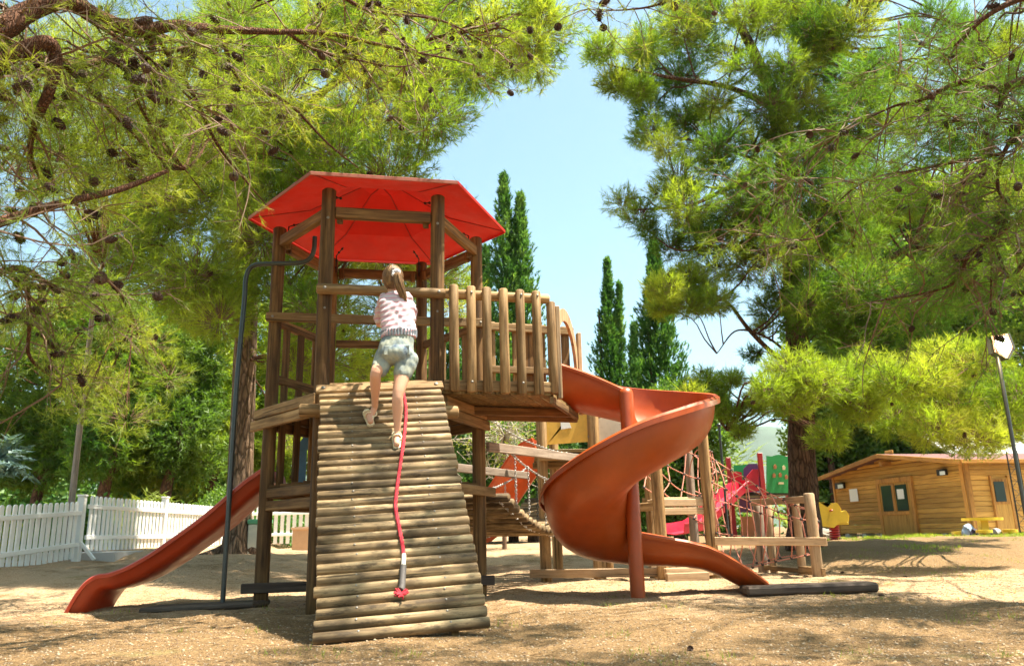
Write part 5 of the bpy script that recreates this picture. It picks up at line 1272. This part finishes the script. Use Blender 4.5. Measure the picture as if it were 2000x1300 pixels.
# ------------------------------------------------------------------ C: big pine on the right
bC = gnd(1568, 14.2); tC = thing('pine_tree', tuple(bC), 'large dark barked pine with puffy green clumps right of the spiral slide', 'tree')
trC = pxp([(1572, 1075, 14.2), (1570, 1000, 14.2), (1567, 900, 14.2), (1564, 800, 14.2), (1560, 700, 14.2), (1553, 600, 14.2), (1545, 480, 14.2), (1535, 380, 14.2), (1520, 230, 14.2), (1480, 120, 14.1), (1440, 40, 14)])
bark_tube('trunk', trC, [.32, .26, .235, .215, .20, .19, .175, .16, .135, .11, .07], M_bark, tC, 20, .05)
limC = [([(1556, 640, 14.2), (1610, 580, 13.8), (1680, 538, 13.3), (1780, 480, 12.8)], [.12, .10, .09, .05]), ([(1520, 230, 14.2), (1560, 150, 13.8), (1620, 80, 13.4), (1660, 0, 13)], [.10, .07, .05, .03]), ([(1535, 390, 14.2), (1450, 360, 13.4), (1350, 400, 12.8), (1240, 410, 12.3)], [.07, .05, .03, .015]),
        ([(1555, 720, 14.2), (1510, 690, 13.8), (1460, 640, 13.5), (1420, 590, 13.3), (1360, 560, 13)], [.06, .045, .035, .025, .015]), ([(1550, 700, 14.2), (1500, 660, 13.6), (1440, 645, 13.2), (1400, 690, 13)], [.03, .022, .015, .008]), ([(1515, 210, 14.2), (1420, 170, 13.4), (1300, 150, 12.8), (1200, 130, 12.5)], [.08, .05, .03, .015]),
        ([(1564, 800, 14.2), (1640, 760, 13.5), (1760, 750, 13), (1880, 800, 12.6)], [.06, .05, .035, .015]), ([(1560, 760, 14.2), (1480, 800, 13.6), (1420, 840, 13.2)], [.03, .018, .008]), ([(1545, 500, 14.2), (1440, 480, 13.6), (1330, 490, 13)], [.05, .03, .012]), ([(1530, 330, 14.2), (1440, 300, 13.6), (1340, 270, 13)], [.05, .03, .012])]
LPC = path_pts(trC[3:])
for l, r in limC: p = pxp(l); bark_tube('limb', p, r, M_bark, tC, 10); LPC += path_pts(p, 6)
clC = [(1175, 95, .36), (1200, 160, .34), (1250, 175, .42), (1260, 90, .5), (1330, 60, .6), (1330, 160, .45), (1400, 30, .6), (1420, 110, .45), (1500, 40, .6), (1590, 40, .65), (1600, 130, .6), (1660, 60, .6), (1560, 190, .5),
       (1378, 215, .48), (1330, 240, .38), (1270, 255, .36), (1300, 285, .34), (1250, 270, .3), (1365, 290, .45), (1430, 255, .45), (1480, 290, .5), (1540, 260, .5), (1600, 260, .6), (1400, 320, .4), (1470, 350, .45),
       (1215, 395, .34), (1250, 420, .33), (1290, 375, .30), (1265, 450, .3), (1330, 370, .3), (1340, 440, .4), (1310, 480, .35), (1390, 470, .42), (1440, 420, .42), (1480, 440, .5), (1400, 520, .4), (1460, 520, .5),
       (1300, 560, .44), (1345, 545, .48), (1340, 590, .42), (1390, 585, .38), (1290, 600, .3), (1530, 560, .5), (1500, 600, .4), (1600, 470, .55), (1620, 380, .6), (1610, 600, .3), (1640, 650, .55), (1700, 660, .55),
       (1545, 715, .44), (1590, 745, .42), (1545, 780, .40), (1500, 760, .3), (1640, 740, .5), (1700, 720, .5), (1750, 745, .55), (1680, 790, .5), (1745, 810, .48), (1800, 740, .5), (1820, 830, .5), (1870, 780, .45), (1900, 850, .5), (1950, 830, .5), (1980, 760, .5), (1840, 700, .55), (1900, 700, .5), (1620, 850, .35),
       (1420, 800, .26), (1450, 840, .22), (1475, 790, .26), (1400, 770, .26), (1380, 745, .32), (1430, 740, .25), (1350, 770, .28), (1470, 690, .22), (1490, 640, .25), (1700, 420, .6), (1700, 560, .5), (1780, 600, .55), (1760, 680, .5), (1650, 300, .6), (1680, 180, .6)]
low = [q for q in clC if q[1] > 690 or (1270 < q[0] < 1400 and 540 < q[1] < 605) or (q[0] < 1300 and q[1] < 190)]
cl = [(np.array(at(x, y, (rs.uniform(9.8, 11.3) if y > 690 and x > 1490 else rs.uniform(11.8, 12.8)))), r * rs.uniform(.72, .86)) for x, y, r in low]
tree_crown(tC, cl, M_needle_b, LPC, K=15, L=.13, w=.008, per=440, ncones=.7, conesc=1.1, tw=.004, branch_r=.010, up=.8)  # lime needles: colour variation that also paints these clumps as sunlit
cl = [(np.array(at(x, y, rs.uniform(12.2, 14.8))), r * rs.uniform(.9, 1.15)) for x, y, r in clC if (x, y, r) not in low or y > 690 or x < 1400]
cl += [(np.array(at(rs.uniform(1455, 1640), y, rs.uniform(12.0, 13.2))), rs.uniform(.36, .52)) for y in range(20, 660, 38)]
cl += [(c, rs.uniform(.42, .62)) for c in spots([(1200, 70), (1380, -20), (2010, -20), (2010, 650), (1560, 640), (1440, 500), (1330, 480), (1300, 300), (1250, 230)], 76, 12.0, 14.6, 40, rs)]
rs.shuffle(cl); k3 = len(cl) // 3
tree_crown(tC, cl[:k3], M_needle_b, LPC, K=12, L=.15, w=.010, per=280, ncones=.9, conesc=1.2, tw=.005, branch_r=.014, up=.7)
tree_crown(tC, cl[k3:], M_needle_c, LPC, K=12, L=.15, w=.011, per=280, ncones=.9, conesc=1.2, tw=.005, branch_r=.014, up=.6)
cl = open_sky([(np.array([rs.uniform(2.4, 8.0), rs.uniform(9, 15.5), rs.uniform(11.2, 13.5)]), .8) for _ in range(4)] + [(np.array([7.5, 14, 12.5]), .8)])
tree_crown(tC, cl, M_needle_c, LPC, K=8, L=.18, w=.02, per=130)

# ------------------------------------------------------------------ D: overhanging pine at the upper right, trunk outside the frame
tD = thing('pine_tree', (6.8, 5.6, 0), 'overhanging pine with long needles and brown twisting limbs at the upper right', 'tree')
trD = [(6.8, 5.6, -.1), (6.6, 5.6, 2), (6.2, 5.7, 4), (5.6, 5.8, 6), (5.0, 6, 8)]; bark_tube('trunk', trD, [.28, .24, .2, .15, .08], M_bark, tD)
limD = [([(2300, 60, 5.8), (2080, 130, 5.7), (2000, 158, 5.6), (1940, 172, 5.6), (1880, 160, 5.6), (1800, 195, 5.7), (1740, 210, 5.9), (1640, 260, 6.3)], [.06, .045, .036, .030, .024, .016, .010, .004]),
        ([(2280, 330, 5.8), (2060, 400, 5.7), (2000, 426, 5.6), (1940, 462, 5.6), (1890, 500, 5.7), (1850, 560, 5.9), (1700, 590, 6.4)], [.05, .040, .030, .024, .018, .010, .004]), ([(1960, 175, 5.6), (1945, 230, 5.6), (1900, 240, 5.7), (1860, 235, 5.8)], [.022, .018, .012, .006]),
        ([(2200, -40, 5.7), (2020, -10, 5.6), (1930, 30, 5.6), (1860, 90, 5.8), (1760, 120, 6.2)], [.04, .03, .02, .012, .005]), ([(2010, 500, 5.6), (1970, 540, 5.6), (1940, 480, 5.7), (1935, 600, 5.8)], [.018, .014, .010, .005]), ([(2100, 230, 5.4), (2010, 240, 5.4), (1960, 300, 5.5), (1950, 370, 5.6), (1990, 420, 5.6)], [.03, .022, .016, .012, .008]),
        ([(1960, 300, 5.5), (1800, 330, 6), (1680, 360, 6.5), (1560, 470, 7.)], [.014, .010, .007, .003]), ([(1640, 260, 6.3), (1560, 330, 6.7), (1480, 420, 7.0)], [.006, .004, .002])]
LPD = []
for pts, r in limD: p = pxp(pts); bark_tube('limb', p, r, M_limb, tD, 10, .05); LPD += [np.array(q) for q in smooth_path(p, 5)]
LPDf = [q for q in LPD if q[0] < 4.6]
sprays(tD, LPDf, 250, .8, M_needle_c, conep=.25, bias=(-.35, .3, -.15), K=15, L=.10, w=.0032, sub=5, tufts=2)
cl = [(c, rs.uniform(.22, .42)) for c in spots([(1560, 120), (1800, 0), (2000, 0), (2000, 560), (1850, 600), (1700, 560), (1600, 500), (1640, 300)], 14, 6.5, 9.5, 55, rs)]
tree_crown(tD, cl, M_needle_c, LPDf, K=20, L=.11, w=.0045, per=300, tw=.003, branch_r=.007, ncones=.5, flat=.8)
cl = [(np.array([rs.uniform(1.2, 7), rs.uniform(2.0, 7.5), rs.uniform(5.8, 8.2)]), rs.uniform(.45, .75)) for _ in range(15)]
cl = [(c, r) for c, r in cl if (c[2] - CAMH) / c[1] > .86]
cl += [(np.array([rs.uniform(1.0, 6.0), rs.uniform(4.4, 6.0), rs.uniform(5.6, 6.4)]), rs.uniform(.3, .5)) for _ in range(9)]  # unseen clumps added above the frame to dapple the right foreground
cl += [(np.array(c), r) for c, r in [(tuple(RB + RU * u + RX * x + SUN * (7.0 + w)), r) for u, x, w, r in ((1.35, -.1, .0, .2), (1.1, .45, .5, .22), (.9, -.35, .3, .24), (.55, .25, .8, .2), (.35, -.3, 0, .2), (1.5, .5, 1., .2), (.1, .5, .3, .2))]]  # more unseen clumps, added up-sun of the ramp to throw dapples on it
ex_ = cl[-7:]; cl = open_sky(cl[:-7]) + ex_
tree_crown(tD, cl, M_needle_c, path_pts(trD), K=10, L=.14, w=.012, per=190, tw=.003, branch_r=.006)
tw_ = pxp([(1420, -60, 5.4), (1340, -20, 5.3), (1290, 8, 5.2), (1220, 20, 5.2), (1150, 18, 5.3)]); bark_tube('limb', tw_, [.02, .014, .009, .006, .003], M_limb, tD, 8)
sprays(tD, [np.array(q) for q in smooth_path(tw_, 4)], 34, .40, M_needle_b, conep=.4, bias=(-.3, 0, .0), K=12, sub=5, tufts=1, L=.085)

# ------------------------------------------------------------------ cypresses and background trees
def cypress(px, top, pxbase_w, Y, label, mat=None, n=5200, lean=0., group=None, tips=((0, 0, 1.),), ybase=None):
    b = gnd(px, Y); tp_ = at(px - lean, top, Y); H = tp_.z - b.z; Rm = pxbase_w / 2 * (Y * .97 + 1.5) / F
    t = thing('cypress_tree', tuple(b), label, 'tree', group); bark_tube('trunk', [b - UP * .1, b + UP * H * .4, b + UP * H * .8], [.16, .10, .03], M_bark, t, 8)
    P = []; D = []
    for dx, dz, f in tips:
        m_ = int(n * f); h = rng.uniform(.02, 1, m_) ** .9; a = rng.uniform(0, 2 * math.pi, m_)
        prof = (1 - h) ** .85 * (.85 + .7 * h * (1 - h) * 2); prof = np.minimum(prof, .9 + 0 * h)
        lump_ = 1 + .30 * np.sin(a * 3 + h * 17 + dx * 9) + .28 * np.sin(a * 4 - h * 37) + .16 * np.sin(a * 9 + h * 60); rad_ = Rm * (f ** .5) * prof * lump_ * rng.uniform(.55, 1.10, m_) * np.where(rng.random(m_) < .10, 1.3, 1.) * 1.22
        hh = h * (H - dz); x = b.x + (tp_.x - b.x) * h + dx * h ** .8 + rad_ * np.cos(a); y = b.y + rad_ * np.sin(a); z = b.z + hh
        P.append(np.stack([x, y, z], -1) + rng.normal(size=(m_, 3)) * .04); D.append(unit(np.stack([np.cos(a) * .5, np.sin(a) * .5, np.full(m_, 1.)], -1)))
    p = np.concatenate(P); d = np.concatenate(D); s = rng.uniform(.7, 1.2, len(p)); soup('crown', [needles(p + rng.normal(size=p.shape) * .03, d, s, 11, .15, .040, .38)], mat or M_cyp, t)
    return t
cypress(1003, 342, 165, 24, 'tall cypress with two ragged tips just right of the red roof', n=6500, lean=14, tips=((-.1, 0, .6), (.45, .7, .55)))
cypress(948, 484, 64, 25, 'shorter cypress half hidden behind the right tower post', n=3500)
cypress(1192, 506, 84, 29, 'slender pointed cypress standing alone against the sky', n=5000, lean=6, tips=((0, 0, .75), (.42, 1.0, .4)))
cypress(1238, 632, 34, 29, 'small thin cypress between the two bigger cypresses', n=2500)
cypress(1296, 470, 112, 25, 'broad dark cypress behind the hanging bough of the big pine', n=6500, lean=20)
def bushy(name, b, cls, label, cat='tree', mat=None, mode='leaf', K=10, L=.13, w=.07, per=260, tr=None, group=None, jit=.08, flat=.9, spread=.8):
    t = thing(name, tuple(b), label, cat, group); b = Vector(b)
    if tr: bark_tube('trunk', [b - UP * .1] + [Vector(q) for q in tr], [.22 * (1 - .25 * i) for i in range(len(tr) + 1)], M_bark, t, 10); LP = path_pts([b] + [Vector(q) for q in tr])
    else: LP = [np.array(b + UP * .05)]
    tree_crown(t, cls, mat or M_leaf_d, LP, K=K, L=L, w=w, per=per, mode=mode, spread=spread, up=.3, flat=flat, jit=jit, branch_r=.02, twigf=.15)
    return t
lab = ['dense evergreen at the far left edge behind the white fence', 'dark evergreen with forked trunk behind the timber pole', 'evergreen with brown trunk above the yellow green fan plant', 'evergreen behind the red slide and dark square hedge', 'evergreen filling the gap left of the tower behind the pale planter', 'tree behind the tower just left of the girl']
for i, (px, Y, r0x, r1x) in enumerate(((60, 24, -60, 130), (192, 22, 110, 290), (315, 23, 230, 400), (400, 26, 330, 470), (560, 27, 480, 650), (720, 30, 640, 830))):
    b = gnd(px, Y); ytop = (620, 560, 600, 560, 640, 700)[i]; cls = [(c, rs.uniform(.8, 1.15)) for c in spots([(r0x, ytop), (r1x, ytop), (r1x, 925), (r0x, 925)], 16, Y - 1.2, Y + 1.5, 38, rs)]
    bushy('evergreen_tree', b, cls, lab[i], tr=[b + UP * 1.5, b + UP * 3.2 + Vector((.3, 0, 0)), b + UP * 5], mat=M_leaf_d if i in (0, 2) else M_needle_c if i in (1, 5) else M_needle_b, per=150, L=.22, w=.04, K=11, mode='needle')
# behind the bridge and spiral slide
for i, (px, Y, x0, x1, y0, y1, lb_, mt) in enumerate(((930, 22, 890, 985, 790, 985, 'bright green thuja seen between the ramp and the bridge chains', M_cyp), (1045, 23, 985, 1090, 800, 985, 'green thuja right behind the log bridge', M_cyp), (1200, 26, 1120, 1240, 800, 960, 'green shrub behind the beige panel', M_cyp), (1330, 24, 1270, 1400, 760, 985, 'dark green tree behind the rope net', M_leaf_d), (860, 26, 820, 900, 640, 900, 'tree behind the right side of the tower', M_cyp))):
    b = gnd(px, Y); bushy('thuja_tree', b, [(c, rs.uniform(.45, .7)) for c in spots([(x0, y0), (x1, y0), (x1, y1), (x0, y1)], 14, Y - .8, Y + .8, 26, rs)], lb_, mat=mt, per=220, tr=[b + UP * 1.2, b + UP * 2.5])
# sparse bare bush by the bridge
b = gnd(985, 17.); bb = thing('bare_bush', tuple(b), 'half bare twiggy bush behind the bridge chains', 'bush'); c0 = np.array(at(985, 850, 17.)); bark_tube('trunk', [b, Vector(c0) - UP * .5, Vector(c0)], [.05, .04, .02], M_twig, bb, 7)
q = c0 + rng.normal(size=(260, 3)) * np.array([.45, .3, .45]); q2 = q + rng.normal(size=(260, 3)) * .22; soup('twigs', [segs(np.repeat(c0[None], 60, 0), q[:60], .012, .006), segs(q, q2, .006, .003), segs(q2, q2 + rng.normal(size=q.shape) * .12, .004, .002)], mat_plain('pale_twig', (.42, .36, .28), .8), bb)
soup('crown', [leaves(q2[:130], unit(rng.normal(size=(130, 3))), np.ones(130), 9, .07, .03, 1., .07)], M_yel, bb)
# dark broadleaf trees behind the hut and filling the right
lab = ['dark holm oak behind the left end of the wooden hut', 'holm oak above the ridge of the wooden hut', 'holm oak behind the light mast', 'tall dark tree behind the big pine trunk', 'tall dark tree in the upper right background', 'tall dark tree behind the floodlight']
for i, (px, Y, x0, x1, y0, y1) in enumerate(((1650, 36, 1590, 1720, 760, 960), (1790, 38, 1700, 1860, 780, 930), (1930, 38, 1840, 2060, 770, 930), (1640, 34, 1590, 1740, 560, 800), (1800, 36, 1700, 1900, 380, 760), (1960, 36, 1860, 2080, 330, 780))):
    b = gnd(px, Y); bushy('holm_oak', b, [(c, rs.uniform(1.1, 1.7)) for c in spots([(x0, y0), (x1, y0), (x1, y1), (x0, y1)], 16, Y - 1.5, Y + 1.5, 34, rs)], lab[i], tr=[b + UP * 2, b + UP * 4, b + UP * 7], per=75, L=.30, w=.17, jit=.18, K=6)
# hedge, low plants behind the fence
def cells(x0, x1, y0, y1, z0, z1, n): return [(np.array([rs.uniform(x0, x1), rs.uniform(y0, y1), rs.uniform(z0, z1)]), .42) for _ in range(n)]
b = at(372, 1000, 21.); bushy('hedge', (b.x, 21, .45), cells(b.x - .8, b.x + 1.0, 20.8, 22, .8, 1.6, 12), 'dark green clipped hedge behind the fence left of the slide', 'hedge', per=300, L=.08, w=.05)
b = at(330, 1000, 24.); bushy('shrub', (b.x, 24, .45), cells(b.x - .8, b.x + 1.2, 23.5, 25, .8, 2.2, 10), 'bright green shrub behind the dark hedge', 'shrub', M_yel, per=200)
for i, (x, Y, lb_) in enumerate(((-8.6, 12.0, 'low yellow green shrub behind the left fence panel'), (-8.5, 14.6, 'low shrub behind the braced fence post'), (-8.3, 17.2, 'low leafy shrub behind the second fence panel'), (-6.6, 22.0, 'yellow green shrub behind the far fence panel'), (-12.2, 19, 'green shrub far behind the left fence'), (-3.6, 23, 'yellow green shrub behind the fence under the tower'))):
    bushy('shrub', (x, Y, .35), cells(x - .9, x + .9, Y - .9, Y + .9, .5, .95, 8), lb_, 'shrub', M_yel if i % 2 == 0 else M_cyp, per=170, L=.10, w=.05)
def fan_plant(name, b, n, L, label, mat, hgt=.3, arcx=1.0, cat='plant', leafw=.05, tr=None):
    t = thing(name, tuple(b), label, cat); b = Vector(b)
    if tr: bark_tube('trunk', [b, b + UP * hgt], [.16, .13], M_bark, t, 10)
    V = []
    for i in range(n):
        a = random.uniform(0, 2 * math.pi); el = random.uniform(.1, 1.45); d = Vector((math.cos(a) * math.cos(el), math.sin(a) * math.cos(el), math.sin(el))); p = b + UP * hgt; pts = [p]; st_ = L / 7
        for k in range(7): p = p + d * st_; pts.append(p); d = (d + Vector((0, 0, -.17 * arcx))).normalized()
        P_ = np.array(pts); V.append(segs(P_[:-1], P_[1:], np.linspace(.012, .004, 7), np.linspace(.01, .003, 7)))
        tt = np.repeat(P_[1:], 8, 0) + rng.normal(size=(56, 3)) * .01; sd_ = Vector((0, 0, 1)).cross(d).normalized(); sg = np.where(rng.random(56) < .5, -1, 1)[:, None]
        dr = unit(np.array(sd_)[None] * sg + np.array(d)[None] * .8 + rng.normal(size=(56, 3)) * .12); V.append(needles(tt, dr, np.ones(56), 1, L * .28, leafw, .02))
    o = soup('frond', V, mat, t); return t
fan_plant('fan_palm', (at(300, 1000, 18.5).x, 18.5, .4), 34, .75, 'bright yellow green fan palm behind the second fence panel', M_yel, .55, .5, leafw=.03)
p = gnd(1428, 24.); fan_plant('palm_tree', p, 42, 2.0, 'pale green feathery palm behind the rope net and thin pole', M_palm, 1.0, 1., 'palm', .04, True)
fan_plant('blue_agave', (at(-5, 880, 12.).x, 12., 1.5), 20, .6, 'blue grey spiky leaves at the left edge', mat_leaf('blue_leaf', (.12, .2, .2), (.16, .25, .25), (.2, .3, .3), .3), .1)
# scrubby wood line at distance
wl_ = bpy.data.objects.new('far_trees', None)
cls = [(np.array([rs.uniform(-45, 60), rs.uniform(48, 60), 0]), rs.uniform(1.6, 2.6)) for _ in range(60)]
cls = [(np.array([c[0], c[1], rs.uniform(.8, 2.2)]), r) for c, r in cls]; p_ = []
for c, r in cls:
    d = unit(rng.normal(size=(330, 3))); p_.append((c + d * r * rng.uniform(.6, 1, (330, 1)), d))
P_ = np.concatenate([a for a, b in p_]); D_ = np.concatenate([b for a, b in p_]); v = leaves(P_, D_, np.ones(len(P_)), 3, .5, .32, .8, .25)
o = add('far_woods', np_mesh('far_woods', v, np.arange(len(v)).reshape(-1, 3)), M_leaf_d); tag(o, kind='stuff'); bpy.data.objects.remove(wl_)

cls = [(np.array([rs.uniform(-42, -12), rs.uniform(36, 44), rs.uniform(1.0, 7.5)]), rs.uniform(1.3, 2.0)) for _ in range(60)]; p_ = []
for c, r in cls:
    d = unit(rng.normal(size=(300, 3))); p_.append((c + d * r * rng.uniform(.6, 1, (300, 1)), d))
P_ = np.concatenate([a for a, b in p_]); D_ = np.concatenate([b for a, b in p_]); v = leaves(P_, D_, np.ones(len(P_)), 3, .4, .22, .8, .2)
o = add('far_woods', np_mesh('far_woods', v, np.arange(len(v)).reshape(-1, 3)), M_cyp); tag(o, kind='stuff')
# ------------------------------------------------------------------ litter on the ground
def scatter(n, x0, x1, y0, y1, dens=None):
    x = rng.uniform(x0, x1, n); y = y0 + (y1 - y0) * rng.random(n) ** 1.5; z = ground_h(x, y) + relief(x, y); return np.stack([x, y, z], -1)
def rocks(name, pos, size, mat, flat=.55):
    n = len(pos); oc = np.array([[1, 0, 0], [0, 1, 0], [-1, 0, 0], [0, -1, 0], [0, 0, 1], [0, 0, -1.]]); f = np.array([[0, 1, 4], [1, 2, 4], [2, 3, 4], [3, 0, 4], [1, 0, 5], [2, 1, 5], [3, 2, 5], [0, 3, 5]])
    v = oc[None] * rng.uniform(.6, 1.3, (n, 6, 3)); a = rng.uniform(0, 6.28, n); ca, sa = np.cos(a)[:, None], np.sin(a)[:, None]; v = np.stack([v[..., 0] * ca - v[..., 1] * sa, v[..., 0] * sa + v[..., 1] * ca, v[..., 2] * flat], -1)
    v = v * size[:, None, None] + pos[:, None]; fc_ = (f[None] + np.arange(n)[:, None, None] * 6).reshape(-1, 3); o = add(name, np_mesh(name, v.reshape(-1, 3), fc_), mat); tag(o, kind='stuff')
M_st = mat_plain('pebble', (.34, .26, .17), .9, 0, .35, 4, .3); M_mulch = mat_plain('bark_crumbs', (.16, .10, .06), .95, 0, .5, 5, .3)
p = scatter(15000, -5, 7, 3.2, 13); rocks('gravel', p, rng.uniform(.004, .013, len(p)), M_st)
p = scatter(9000, -5, 7, 3.2, 12); rocks('bark_crumbs', p, rng.uniform(.004, .012, len(p)), M_mulch)
p = scatter(22000, -5, 7, 3.0, 10) + np.array([0, 0, .006]); d = unit(rng.normal(size=p.shape) * np.array([1, 1, .08])); v = needles(p, d, np.ones(len(p)), 1, .07, .003, .05)
o = add('needle_litter', np_mesh('needle_litter', v, np.arange(len(v)).reshape(-1, 3)), mat_plain('dry_needles', (.36, .22, .10), .9, 0, .4, 3)); tag(o, kind='stuff')
gp_ = scatter(60, -4.5, 6.5, 3.4, 9); gp2 = scatter(60, 4.5, 9.5, 9, 15); gq = np.concatenate([gp_, gp2]); gq = np.repeat(gq, 26, 0) + rng.normal(size=(len(gq) * 26, 3)) * np.array([.07, .07, 0]); v = needles(gq, np.tile([0, 0, 1.], (len(gq), 1)), rng.uniform(.4, 1.1, len(gq)), 3, .055, .004, .4)
o = add('dry_grass', np_mesh('dry_grass', v, np.arange(len(v)).reshape(-1, 3)), M_yel); tag(o, kind='stuff')
gq = np.stack([rng.uniform(6.2, 14, 26000), rng.uniform(11.0, 21.5, 26000), np.zeros(26000)], -1); kp = vnoise(gq[:, 0], gq[:, 1], 1.3, 9) > .52; gq = gq[kp]; gq[:, 2] = ground_h(gq[:, 0], gq[:, 1]) + relief(gq[:, 0], gq[:, 1]); v = needles(gq, np.tile([0, 0, 1.], (len(gq), 1)), rng.uniform(.5, 1.2, len(gq)), 4, .07, .008, .5)
o = add('green_grass', np_mesh('green_grass', v, np.arange(len(v)).reshape(-1, 3)), M_needle_b); tag(o, kind='stuff')
for i, (px, Y) in enumerate(((1348, 4.3), (1722, 7.0), (1768, 9.8), (1645, 10.5))):
    p = gnd(px, Y); o = add('pine_cone', cone_mesh(i % 2), M_cone, None, Matrix.Translation((p.x, Y, surf(p.x, Y) + .010)) @ Matrix.Scale(.6, 4) @ Matrix.Rotation(random.uniform(0, 6), 4, 'Z') @ Matrix.Rotation(1.4, 4, 'X')); tag(o, ('dark pine cone on the ground nearest the camera, right of centre', 'dark pine cone lying just off the right end of the long landing board', 'dark pine cone on the shaded bank, farthest right on the ground', 'dark pine cone on the bank behind the right end of the landing board')[i], 'pine cone', 'fallen pine cones')
# ------------------------------------------------------------------ air
hz = box('haze', (400, 1700, 308), (3600, 3700, 622), None, None, bev=0) if False else None
bm = bmesh.new(); bx_bm(bm, (0, 0, 0), (5200, 3500, 560)); me = bm_mesh(bm, 'haze', smooth=False); m, nt, out = new_mat('pale_air'); pv_ = nt.nodes.new('ShaderNodeVolumePrincipled')
pv_.inputs['Density'].default_value = .00006; pv_.inputs['Color'].default_value = (.80, .90, 1, 1); pv_.inputs['Anisotropy'].default_value = .3; nt.links.new(pv_.outputs[0], out.inputs['Volume'])
hz = add('haze', me, m, None, Matrix.Translation((0, 1450, 275))); tag(hz, kind='stuff')
print('TRIS foliage', TRI[0])
